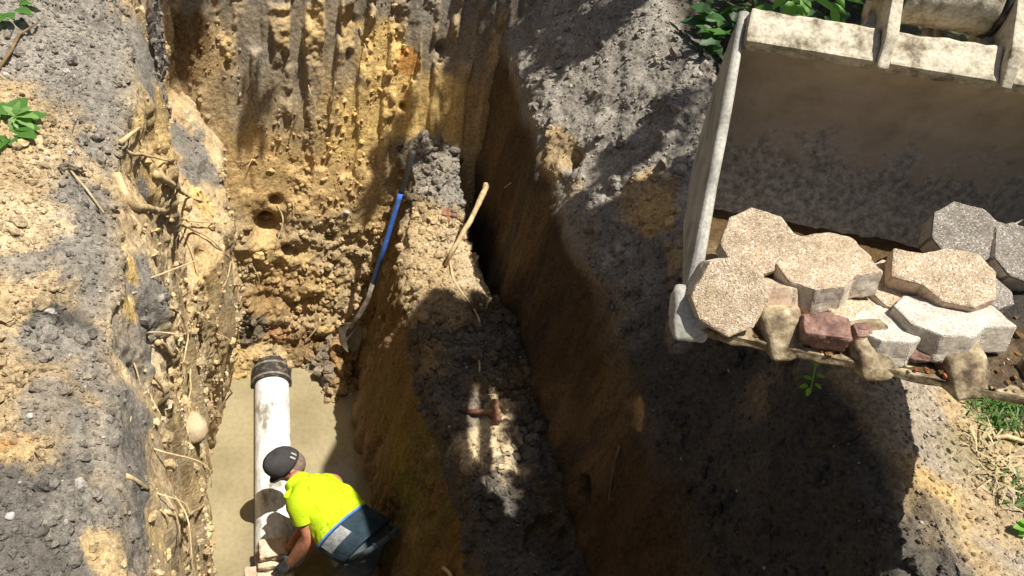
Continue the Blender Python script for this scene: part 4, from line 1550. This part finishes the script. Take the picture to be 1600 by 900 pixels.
stone_on(303, 668, .068, 'left_wall', 3, M['stone'], 'smooth tan cobble stuck in the left wall above the water', (1.1, .9, .75), 'cobble')
stone_on(72, 553, .010, 'left_wall', 4, M['palestone'], 'small white stone on grey soil, lower left of the left bank')
stone_on(14, 806, .009, 'left_wall', 5, M['palestone'], 'small white stone on dark soil at the bottom left edge')
stone_on(48, 650, .007, 'left_wall', 6, M['palestone'], 'small pale stone beside the orange clay on the left bank')
stone_on(10, 118, .010, 'left_wall', 8, M['palestone'], 'small white stone near the upper left edge of the left bank')
stone_on(1041, 275, .026, 'right_wall', 9, M['stone'], 'grey rounded stone beside yellow clay on the right bank')
stone_on(807, 735, .011, 'soil_bench', 10, M['palestone'], 'small white stone at the end of the sunlit patch on the bench')
stone_on(545, 335, .022, 'far_wall', 12, M['palestone'], 'pale stone sticking out of the yellow far wall', (1.4, .8, .7))
p, n = hit(702, 334, 'soil_bench')
g = MB(); g.box(p + n * .01, nrm(cdir(1, -.15, 0)) * .055, nrm(cdir(0, .4, -.6)) * .022, n * .012)
tag(g.build('brick_piece', M['brick'], bevel=.004, subdiv=3, rough=(.006, 26, 4)), 'flat red brick piece on the bench above the big root', 'brick')

# ================================================================== ROOTS
ROOT_G = 'roots torn out of the trench walls'


def root(pts, patch, r0, r1, label, mat='root', n=7, branches=()):
    P = []
    for q in pts:
        px, py, lift = q[:3]
        pt = patch if len(q) < 4 else q[3]
        p, nn = hit(px, py, pt, tol=7)
        v = ray(px, py)
        P.append(p - v / np.linalg.norm(v) * lift * .6)
    P = np.array(P)
    # smooth, slightly crooked line
    s = np.r_[0, np.cumsum(np.linalg.norm(np.diff(P, axis=0), axis=1))]
    k = max(8, int(s[-1] / .02))
    t = np.linspace(0, s[-1], min(k, 60))
    Q = np.c_[[np.interp(t, s, P[:, i]) for i in range(3)]].T
    for _ in range(4): Q[1:-1] = .25 * Q[:-2] + .5 * Q[1:-1] + .25 * Q[2:]
    Q = Q + .012 * np.c_[vnoise(Q * 9, 1), vnoise(Q * 9, 2), vnoise(Q * 9, 3)] * min(1, 6 * r0 / .02) * .6
    rr = np.linspace(r0, r1, len(Q)) * (1 + .22 * vnoise(Q * 30, 5))
    g = MB(); g.tube(Q, list(rr), n)
    o = g.build('root', M[mat], smooth=True)
    return tag(o, label, 'root', ROOT_G)


L_ = 'left_wall'
BRK = [at(762, 287, -1.42), at(757, 300, -1.45), at(742, 330, -1.52), at(722, 366, -1.60), at(703, 396, -1.69), at(696, 414, -1.80)]
BRK = np.array([[np.interp(t, np.linspace(0, 1, 6), np.array(BRK)[:, i]) for i in range(3)] for t in np.linspace(0, 1, 26)])
for _ in range(3): BRK[1:-1] = .25 * BRK[:-2] + .5 * BRK[1:-1] + .25 * BRK[2:]
g = MB(); g.tube(BRK + .006 * np.c_[vnoise(BRK * 12, 1), vnoise(BRK * 12, 2), vnoise(BRK * 12, 3)], list(np.linspace(.021, .012, 26) * (1 + .2 * vnoise(BRK * 30, 5))), 9)
tag(g.build('root', M['root'], smooth=True), 'thick pale root rising from the bench to the right wall', 'root', ROOT_G)
root([(700, 402, .02), (712, 430, .01), (735, 462, .01), (752, 490, .01), (757, 516, .0)], 'soil_bench', .008, .005, 'thin root trailing from the thick one down the bench')
root([(748, 538, .01), (753, 556, .01), (750, 576, .0)], 'soil_bench', .009, .005, 'short pale root on the shaded bench below the trailing one')
root([(756, 395, .02), (768, 384, .04)], 'soil_bench', .006, .004, 'stubby root tip pointing at the right wall beside the thick root')
root([(186, 268, .0), (200, 292, .03), (215, 318, .04), (240, 326, .04), (262, 332, .01)], L_, .015, .011, 'thick bent root coming over the edge of the left wall')
root([(247, 281, .02), (275, 290, .04), (300, 300, .03), (322, 312, .0)], L_, .014, .005, 'thick split root lying across the grey ledge')
root([(195, 216, .02), (208, 207, .04), (224, 204, .01)], L_, .008, .005, 'short hooked root high on the left wall')
root([(190, 220, .02), (212, 236, .03), (232, 246, .02), (268, 258, .0)], L_, .008, .003, 'straight thin root running down from the hooked one')
root([(265, 345, .03), (300, 343, .07), (342, 344, .04)], L_, .006, .004, 'straight pale root stretched level over the dark hollow')
root([(272, 350, .03), (305, 350, .06), (330, 362, .07), (352, 385, .06), (367, 412, .04), (362, 440, .02), (350, 465, .0)], L_, .010, .003, 'long arching root hanging below the dark hollow')
root([(292, 352, .03), (302, 375, .04), (312, 402, .03), (316, 425, .0)], L_, .008, .004, 'root hanging straight down under the arching one')
root([(366, 440, .02), (385, 448, .03), (396, 444, .01)], L_, .005, .003, 'root tip pointing right at the bottom of the arching one', 'root')
root([(276, 480, .03), (292, 500, .05), (300, 528, .05), (294, 560, .04), (282, 582, .0)], L_, .007, .003, 'thin curling root at mid height on the left wall')
root([(251, 535, .02), (262, 546, .03), (276, 558, .01)], L_, .009, .006, 'short cut root end at mid height on the left wall')
root([(232, 584, .01), (250, 592, .03), (262, 610, .04), (266, 640, .02)], L_, .005, .003, 'hair root drooping beside the cut root end')
root([(303, 580, .02), (303, 620, .03), (302, 652, .01)], L_, .005, .003, 'thin root hanging straight above the tan cobble')
root([(345, 600, .01), (362, 608, .05), (378, 628, .09), (397, 634, .12)], L_, .009, .004, 'root reaching out over the water towards the white pipe')
root([(288, 797, .0), (305, 798, .05), (325, 795, .08), (328, 783, .1), (321, 776, .1)], L_, .007, .003, 'hooked root sticking out over the water low on the left')
root([(263, 800, .01), (285, 818, .05), (300, 842, .07), (297, 868, .07), (306, 886, .06)], L_, .005, .002, 'hair root dangling over the water at the bottom left')
root([(203, 740, .01), (218, 748, .02), (236, 763, .0)], L_, .006, .003, 'small pale root on the grey face low on the left wall')
root([(352, 705, .0), (357, 735, .02), (359, 758, .03)], L_, .006, .003, 'short root above the water, left of the pipe')
root([(362, 710, .0), (374, 730, .04), (377, 742, .05)], L_, .004, .002, 'thin root tip next to the short one above the water')
F_ = 'far_wall'
root([(470, 178, .01), (462, 205, .03), (457, 228, .0)], F_, .007, .004, 'dark root stub in the upper far wall', 'rootdark')
root([(525, 130, .01), (522, 160, .03), (513, 185, .0)], F_, .005, .003, 'thin bent root in the yellow part of the far wall')
root([(434, 320, .02), (438, 350, .04), (436, 392, .02)], F_, .007, .004, 'pale root hanging in the dark hole of the far wall')
root([(455, 322, .01), (456, 345, .03), (446, 352, .0)], F_, .004, .003, 'hair root right of the dark hole in the far wall')
root([(398, 420, .01), (408, 440, .03), (412, 460, .0)], F_, .005, .003, 'short root low in the far wall above the pipe')
root([(506, 500, .02), (495, 520, .04), (482, 538, .01)], F_, .008, .005, 'slanting pale root above the rubble by the shovel')
root([(562, 44, .01), (570, 65, .03), (575, 78, .0)], F_, .004, .003, 'hair root between the tooth marks of the far wall')
root([(388, 120, .01), (396, 140, .03), (395, 160, .0)], F_, .006, .004, 'dark root above the shaded spot on the far wall', 'rootdark')
R_ = 'right_wall'
root([(782, 290, .0), (792, 291, .03), (791, 283, .03)], R_, .005, .003, 'small forked root on the right wall beside the thick one')
root([(687, 880, .03), (697, 893, .03), (706, 905, .01)], 'soil_bench', .010, .008, 'pale root end at the bottom of the bench')
root([(962, 700, .02), (950, 745, .03), (944, 785, .0)], R_, .007, .004, 'dim root hanging down the shaded right wall', 'rootdark')

# fine roots that hang everywhere from the two lit walls
rf = np.random.default_rng(33)
for k in range(46):
    if k < 30:
        px, py, pt = rf.uniform(205, 350), rf.uniform(290, 860), 'left_wall'
        px = px if py < 600 else 200 + (px - 205) * .6
    else:
        px, py, pt = rf.uniform(300, 600), rf.uniform(60, 540), 'far_wall'
    p, n = hit(px, py, pt, tol=6)
    ln = rf.uniform(.08, .24)
    d = np.array([rf.normal(0, .5), rf.normal(0, .5), -1.0]) if k % 3 else np.array([rf.normal(0, .8), rf.normal(0, .8), -.2])
    n = nrm(n + np.array([0, 0, .2]))
    d = nrm(d)
    bend = nrm(rf.normal(0, 1, 3)) * .25 * ln
    pts = [p - n * .01 + d * ln * t + n * .10 * math.sin(math.pi * min(1, t * .8 + .12)) * ln * 1.4 + bend * math.sin(t * 3) * t for t in np.linspace(0, 1, 9)]
    g = MB(); g.tube(pts, list(np.linspace(rf.uniform(.002, .0042), .0012, 9)), 5)
    o = g.build('root', M['root'], smooth=True)
    tag(o, 'hair thin root hanging from the %s wall of the trench' % ('left' if pt == 'left_wall' else 'far'), 'root', 'hair roots of the %s trench wall' % ('left' if pt == 'left_wall' else 'far'))

# ================================================================== PLANTS
def leaf_geo(L=.1, w=.035, fold=.25, droop=.2, notch=0.0, n=5):
    V, F_ = [], []
    for i in range(n + 1):
        t = i / n
        ww = w * math.sin(math.pi * min(1, t * .93 + .05)) ** .75 * (1 - .25 * t) * (1 + notch * math.sin(t * 23))
        x = L * t
        z = -droop * L * t * t
        V += [(x, -ww, z + fold * ww), (x, 0, z), (x, ww, z + fold * ww)]
    for i in range(n):
        k = 3 * i
        F_ += [(k, k + 3, k + 4, k + 1), (k + 1, k + 4, k + 5, k + 2)]
    return V, F_


def leaf_mesh(name, mat, **kw):
    V, F_ = leaf_geo(**kw)
    me = bpy.data.meshes.new(name)
    me.from_pydata(V, [], F_)
    me.materials.append(mat)
    me.polygons.foreach_set('use_smooth', [True] * len(me.polygons))
    return me


def frame(x, up):
    x = nrm(x)
    y = nrm(np.cross(up, x)); z = np.cross(x, y)
    return x, y, z


def put_leaf(me, pos, x, up, sc, parent):
    o = bpy.data.objects.new('leaf', me)
    COL.objects.link(o)
    x, y, z = frame(x, up)
    mw = Matrix(((x[0] * sc, y[0] * sc, z[0] * sc, pos[0]), (x[1] * sc, y[1] * sc, z[1] * sc, pos[1]), (x[2] * sc, y[2] * sc, z[2] * sc, pos[2]), (0, 0, 0, 1)))
    o.parent = parent
    o.matrix_parent_inverse = Matrix.Translation(-parent.location)
    o.matrix_basis = mw
    return o


M['leafdusty'] = leaf_mat('dusty_leaf', (.14, .26, .06), (.22, .36, .12))
LB = leaf_mesh('leaf_bright', M['leafbright'], L=.1, w=.034)
LD = leaf_mesh('leaf_dark', M['leafdark'], L=.11, w=.042)
LM = leaf_mesh('leaf_mid', M['leaf'], L=.1, w=.038)
LW = leaf_mesh('leaf_weed', M['leafdusty'], L=.1, w=.03, notch=.18, n=9, droop=.35)

# weed at the left edge
p, n = hit(30, 192, 'left_wall')
weed = thing('weed', 'bright green lobed weed growing on the left bank', 'weed', p)
for a, l in ((-60, .9), (-25, 1.1), (10, 1.15), (40, .9), (75, .7), (-95, .8), (120, .7)):
    put_leaf(LW, p + np.array([.0, .0, .035]), cdir(math.cos(math.radians(a)), math.sin(math.radians(a)) * .8, .35), np.array([0, 0, 1.0]), l * .6, weed)
p, n = hit(8, 200, 'left_wall')
weed2 = thing('weed', 'dull green low weed at the left edge behind the bright one', 'weed', p)
for k in range(14):
    a = k * 2.4
    put_leaf(LM, p + np.array([.03 * math.cos(a), .05 * math.sin(a), .02]), np.array([math.cos(a), math.sin(a), .35]), np.array([0, 0, 1.0]), .55 + .25 * (k % 3) / 2, weed2)
# leafy patch at the top left corner
p, n = hit(12, 12, 'left_wall')
weed3 = thing('weed', 'small leafy weed in the top left corner of the bank', 'weed', p)
for k in range(12):
    a = k * 2.4
    put_leaf(LM, p + np.array([.04 * math.cos(a), .07 * math.sin(a), .02]), np.array([math.cos(a), math.sin(a), .3]), np.array([0, 0, 1.0]), .4 + .25 * (k % 3) / 2, weed3)

# shrub on the far side of the bank
r5 = np.random.default_rng(15)


def shrub(c, rad, hgt, nl, mats, label, seed, sc=(.7, 1.15)):
    rs_ = np.random.default_rng(seed)
    t = thing('shrub', label, 'shrub', c, 'shrubs behind the grey bank')
    g = MB()
    for k in range(9):
        a = rs_.uniform(0, 6.28)
        tip = c + np.array([math.cos(a) * rad[0] * .8, math.sin(a) * rad[1] * .8, hgt * rs_.uniform(.6, 1)])
        g.tube([c + np.array([0, 0, -.05]), c * .5 + tip * .5 + np.array([0, 0, .08]), tip], [.009, .006, .003], 5)
    g.build('stem', M['bark'], t)
    for k in range(nl):
        a = rs_.uniform(0, 6.28); q = math.sqrt(rs_.uniform(0, 1))
        p = c + np.array([math.cos(a) * rad[0] * q, math.sin(a) * rad[1] * q, hgt * (1 - q * q * .6) * rs_.uniform(.25, 1.05)])
        put_leaf(mats[k % len(mats)], p, np.array([math.cos(a) + rs_.normal(0, .5), math.sin(a) + rs_.normal(0, .5), rs_.normal(-.1, .25)]), np.array([rs_.normal(0, .35), rs_.normal(0, .35), 1.0]), rs_.uniform(*sc), t)
    return t


shrub(np.array([2.62, 3.25, -.1]), (.42, .42), .34, 170, [LD, LD, LM], 'dark broad leaved shrub close behind the grey bank', 3)
shrub(np.array([3.15, 2.75, -.1]), (.45, .45), .36, 170, [LD, LM, LD], 'dark broad leaved shrub above the left end of the bucket bar', 4)
shrub(np.array([3.2, 3.7, -.1]), (.5, .5), .5, 150, [LD, LM], 'taller dark shrub beyond the first, at the top of the picture', 5)
shrub(np.array([3.9, 2.3, -.1]), (.5, .5), .34, 110, [LD, LD], 'dark shrub seen through the gap under the pin boss', 6)
# bright spray reaching into the light
p = atd(1275, -8, 2.95)
spray = thing('leafy_sprig', 'sunlit bright green leaf spray above the bucket bar', 'plant', p)
g = MB(); g.tube([p + cdir(-.4, .6, 0) * .4, p + cdir(-.1, .2, .0) * .1, p + cdir(.3, -.2, 0) * .06], [.006, .004, .002], 6); g.build('stem', M['leaf'], spray)
for px, py, a, sc in ((1235, 2, -100, .95), (1255, -4, -80, .8), (1228, -6, -140, .7), (1275, 0, -30, .9), (1290, 8, -20, .9), (1300, 14, -75, .7), (1318, -2, -10, .8), (1262, -10, 20, .8), (1300, -12, -50, .8), (1245, 8, -60, .7)):
    put_leaf(LB, atd(px, py, 2.95 + r5.uniform(-.08, .08)), cdir(math.cos(math.radians(a)), math.sin(math.radians(a)), .25), cdir(0, .7, .8), sc, spray)

# sprig hanging below the bucket lip, another leaf at the right edge
p = atd(1270, 592, 1.74)
sp2 = thing('leafy_sprig', 'tiny pale green sprig dangling below the bucket lip', 'plant', p)
g = MB(); g.tube([atd(1274, 572, 1.72), p, atd(1266, 612, 1.75)], [.0022, .002, .0015], 5); g.build('stem', M['leafbright'], sp2)
for px, py, a in ((1274, 574, 80), (1276, 586, -10), (1268, 592, 160), (1273, 600, -30), (1265, 606, -110), (1262, 602, 190)):
    put_leaf(LB, atd(px, py, 1.735), cdir(math.cos(math.radians(a)), math.sin(math.radians(a)), .1), cdir(0, .7, .8), .20, sp2)
p, n = hit(1590, 832, 'right_wall')
sp3 = thing('weed', 'bright green weed leaf at the right edge on the trampled ground', 'weed', p)
for a, sc in ((165, .62), (205, .5), (135, .5), (100, .4), (-30, .5)):
    put_leaf(LB, p + np.array([.03, 0, .03]), cdir(math.cos(math.radians(a)), math.sin(math.radians(a)) * .7, .3), np.array([0, 0, 1.0]), sc, sp3)

# grass under the right end of the bucket, dry stalks on the ground by it
def blades(name, c, rad, nb, L, mat, seed, flat=.5, wid=.0035):
    rs_ = np.random.default_rng(seed)
    g = MB()
    for k in range(nb):
        a = rs_.uniform(0, 6.28); q = math.sqrt(rs_.uniform(0, 1))
        b = c + np.array([math.cos(a) * rad[0] * q, math.sin(a) * rad[1] * q, 0])
        d = nrm(np.array([rs_.normal(0, 1), rs_.normal(0, 1), rs_.uniform(.2, 1.5) * (1 - flat) + .15]))
        l = L * rs_.uniform(.5, 1.2)
        s_ = nrm(np.cross(d, (0, 0, 1.0))) * wid * rs_.uniform(.7, 1.4)
        m_ = b + d * l * .55 + np.array([0, 0, .015])
        e_ = b + d * l - np.array([0, 0, .02])
        g.add([b - s_, b + s_, m_ + s_ * .8, m_ - s_ * .8, e_], [(0, 1, 2, 3), (3, 2, 4)])
    return tag(g.build(name, mat), kind='stuff')


p, n = hit(1565, 650, 'right_wall', tol=9)
blades('grass', p + np.array([.03, .05, -.01]), (.16, .13), 420, .10, M['grass'], 3, .55)
p, n = hit(1590, 620, 'right_wall', tol=9)
blades('grass', p + np.array([.05, .05, -.01]), (.2, .15), 320, .13, M['grass'], 4, .5)
p, n = hit(1575, 730, 'right_wall', tol=9)
blades('dry_grass', p + np.array([.02, 0, .0]), (.10, .16), 60, .10, M['dry'], 5, .93, .003)
p, n = hit(1580, 775, 'right_wall', tol=9)
blades('grass', p + np.array([.02, 0, .0]), (.07, .10), 40, .09, M['grass'], 6, .9, .003)
twp = []
for px, py in ((1545, 680), (1570, 684), (1596, 692), (1640, 705)):
    twp.append(hit(min(px, 1640), py, 'right_wall', tol=9)[0] + np.array([0, 0, .012]))
g = MB(); g.tube(twp, [.006, .008, .009, .009], 7)
tag(g.build('stick', M['root'], smooth=True), 'dry twig lying on the ground below the grass at right', 'twig')
tw = [hit(px, py, 'left_wall', tol=9)[0] + np.array([0, 0, .012]) for px, py in ((2, 112), (18, 85), (40, 52), (62, 40))]
g = MB(); g.tube(tw, [.005, .006, .005, .003], 6)
tag(g.build('stick', M['rootdark'], smooth=True), 'thin dark twig across the upper left of the left bank', 'twig')
tw = [hit(px, py, 'left_wall', tol=9)[0] + np.array([0, 0, .010]) for px, py in ((118, 262), (140, 295), (166, 328))]
g = MB(); g.tube(tw, [.003, .004, .003], 6)
tag(g.build('stick', M['dry'], smooth=True), 'thin pale twig on the grey soil near the wall edge', 'twig')

# ================================================================== CLODS AND GRAVEL STREWN ON THE SOIL
def ico():
    bm = bmesh.new()
    bmesh.ops.create_icosphere(bm, subdivisions=1, radius=1)
    bm.verts.ensure_lookup_table()
    V = np.array([v.co for v in bm.verts]); F_ = np.array([[v.index for v in f.verts] for f in bm.faces])
    bm.free()
    bm = bmesh.new()
    bmesh.ops.create_icosphere(bm, subdivisions=2, radius=1)
    V2 = np.array([v.co for v in bm.verts]); F2 = np.array([[v.index for v in f.verts] for f in bm.faces])
    bm.free()
    return (V, F_), (V2, F2)


ICO1, ICO2 = ico()


def clods(name, patch, count, weight, rmin, rmax, seed, big=False, pale=.025):
    V, nf, col = PATCH[patch][0]
    rs_ = np.random.default_rng(seed)
    u, v, z = project(V)
    w = weight(V, nf) * ((u > -80) & (u < 1680) & (v > -80) & (v < 980) & (z > .3))
    # spread evenly over the picture-facing area, not over the dense grid lines
    cum = np.cumsum(w)
    if cum[-1] <= 0: return
    idx = np.searchsorted(cum, rs_.uniform(0, cum[-1], count))
    B, Fb = ICO2 if big else ICO1
    k = len(B)
    r = rmin * (rmax / rmin) ** (rs_.uniform(0, 1, count) ** 2.2)
    ctr = V[idx] + nf[idx] * (r * rs_.uniform(-.1, .45, count))[:, None]
    # random rotation
    q = rs_.normal(size=(count, 4)); q /= np.linalg.norm(q, axis=1, keepdims=True)
    a, b_, c_, d_ = q.T
    Rm = np.stack([np.stack([1 - 2 * (c_ * c_ + d_ * d_), 2 * (b_ * c_ - a * d_), 2 * (b_ * d_ + a * c_)], -1),
                   np.stack([2 * (b_ * c_ + a * d_), 1 - 2 * (b_ * b_ + d_ * d_), 2 * (c_ * d_ - a * b_)], -1),
                   np.stack([2 * (b_ * d_ - a * c_), 2 * (c_ * d_ + a * b_), 1 - 2 * (b_ * b_ + c_ * c_)], -1)], 1)
    sq = rs_.uniform(.6, 1.25, (count, 1, 3))
    jit = 1 + rs_.normal(0, .16, (count, k, 1))
    P = (B[None] * jit * sq) @ np.transpose(Rm, (0, 2, 1)) * r[:, None, None] + ctr[:, None]
    shade = rs_.uniform(.75, 1.25, count)
    cl = col[idx] * shade[:, None]
    pk = rs_.uniform(0, 1, count) < pale
    cl[pk] = cl[pk] * .3 + np.array([.5, .47, .42]) * .7
    Fa = (Fb[None] + (np.arange(count) * k)[:, None, None]).reshape(-1, 3)
    o = np_mesh(name, P.reshape(-1, 3), Fa, SOIL, np.repeat(np.clip(cl, .01, .8), k, axis=0), False)
    return tag(o, kind='stuff')


up_ = lambda V, n: np.clip(n[:, 2], 0, 1) ** 2
clods('gravel', 'left_wall', 9000, lambda V, n: up_(V, n) * (V[:, 2] > -.25), .0022, .009, 1)
clods('soil_clods', 'left_wall', 420, lambda V, n: up_(V, n) * (V[:, 2] > -.3) * (fbm(V * 4, 145, 3) > -.0), .008, .022, 2, True, .03)
clods('soil_clods', 'left_wall', 2400, lambda V, n: (V[:, 2] < -.2) * (V[:, 2] > -3.5) * (fbm(V * np.array([1, 5, 1.5]), 141, 3) > 0), .006, .024, 3, False, .0)
clods('soil_clods', 'far_wall', 1700, lambda V, n: (fbm(V * np.array([4, 1, 2.]), 142, 3) > .12) * 1.0, .006, .024, 4, False, .0)
clods('soil_clods', 'far_wall', 900, lambda V, n: (V[:, 2] < -2.2) * 1.0, .012, .04, 5, True, .0)
clods('gravel', 'soil_bench', 6500, lambda V, n: up_(V, n), .004, .016, 6, False, .02)
clods('soil_clods', 'soil_bench', 1500, lambda V, n: up_(V, n) * (fbm(V * 3, 143, 2) > -.1), .012, .042, 7, True, .0)
clods('soil_clods', 'soil_bench', 160, lambda V, n: (V[:, 1] > 4.0) * 1.0, .012, .05, 17, True, .0)
clods('gravel', 'right_wall', 12000, lambda V, n: (V[:, 2] > -.85) * (V[:, 0] < 3) * (.3 + .7 * up_(V, n)), .003, .011, 8, False, .04)
clods('soil_clods', 'right_wall', 900, lambda V, n: (V[:, 2] > -.85) * (V[:, 0] < 2.6) * ((V[:, 1] > 1.5) | (V[:, 0] < 1.75)) * (fbm(V * 2.5, 144, 2) > -.1), .008, .034, 9, True, .0)
clods('soil_clods', 'pit_floor', 700, lambda V, n: (V[:, 2] > -3.45) * 1.0, .01, .045, 10, True, .0)

# ================================================================== TREE OVERHEAD (its crown shades the far corner)
tree = thing('tree', 'leafy tree beyond the dig whose branches shade the far corner', 'tree', (5.6, 6.2, 0))
g = MB()
g.tube([(5.6, 6.2, -.1), (5.5, 6.1, 1.2), (5.3, 6.0, 2.6), (4.9, 5.9, 4.2), (4.4, 5.7, 5.6)], [.2, .16, .14, .11, .07], 12)
SD = np.array([SUN.x, SUN.y, SUN.z]) / SUN.z
CL = []
ZC = 2.7
for px, py, patch, r, nl in ((285, 25, 'far_wall', .13, 70), (300, 60, 'far_wall', .06, 18), (398, 185, 'far_wall', .085, 34), (605, 262, 'far_wall', .08, 28), (588, 310, 'far_wall', .06, 14), (622, 222, 'far_wall', .06, 14),
                             (690, 205, 'soil_bench', .09, 22), (655, 238, 'soil_bench', .07, 14), (745, 30, 'far_wall', .11, 50), (735, 110, 'far_wall', .09, 26), (712, 175, 'far_wall', .06, 12),
                             (820, 40, 'right_wall', .26, 140), (900, 50, 'right_wall', .2, 110), (850, 15, 'right_wall', .25, 120), (950, 15, 'right_wall', .13, 60), (970, 235, 'right_wall', .10, 45), (900, 400, 'right_wall', .14, 70), (960, 400, 'right_wall', .14, 70), (1060, 340, 'right_wall', .1, 40), (940, 460, 'right_wall', .15, 75), (1010, 430, 'right_wall', .12, 50), (1000, 500, 'right_wall', .12, 60), (960, 520, 'right_wall', .12, 60), (1040, 550, 'right_wall', .09, 40), (1000, 570, 'right_wall', .12, 55), (1050, 590, 'right_wall', .14, 90), (1085, 560, 'right_wall', .12, 70), (1020, 640, 'right_wall', .12, 70), (1085, 620, 'right_wall', .12, 70)):  # lower right bank clumps are unseen foliage added to shade it
    q, _ = hit(px, py, patch, tol=9)
    CL.append((q + SD * (ZC + rng.uniform(-.35, .5) - q[2]), r, nl))
# dense crown over the shrubs
for k in range(14):
    CL.append((np.array([3.0 + rng.uniform(-.6, 1.5), 3.2 + rng.uniform(-1.1, 1.6), 0]) + SD * 4.0 + np.array([0, 0, rng.uniform(-.4, .6)]), .42, 170))
limb = np.array([4.9, 5.9, 4.2])
for c, r, nl in CL:
    mid = limb * .5 + c * .5 + np.array([0, 0, .35])
    g.tube([limb + rng.normal(0, .05, 3), mid, c], [.03, .014, .004], 5)
g.build('trunk', M['bark'], tree, smooth=True)
g = MB()
lv, lf = leaf_geo(.11, .036, .2, .25, n=3)
lv = np.array(lv)
allv, allf = [], []
for c, r, nl in CL:
    for k in range(nl):
        d = nrm(rng.normal(0, 1, 3)) * r * rng.uniform(.1, 1) ** .5 * np.array([1, 1, .7])
        x, y, z = frame(rng.normal(0, 1, 3) + np.array([0, 0, -.3]), nrm(rng.normal(0, .6, 3) + np.array([0, 0, 1])))
        Vv = (lv * rng.uniform(.7, 1.2)) @ np.array([x, y, z]) + c + d
        k0 = len(allv) * len(lv)
        allv.append(Vv); allf += [tuple(i + k0 for i in f) for f in lf]
np_mesh('crown', np.concatenate(allv), np.array(allf), M['leaf'], None, True, tree)
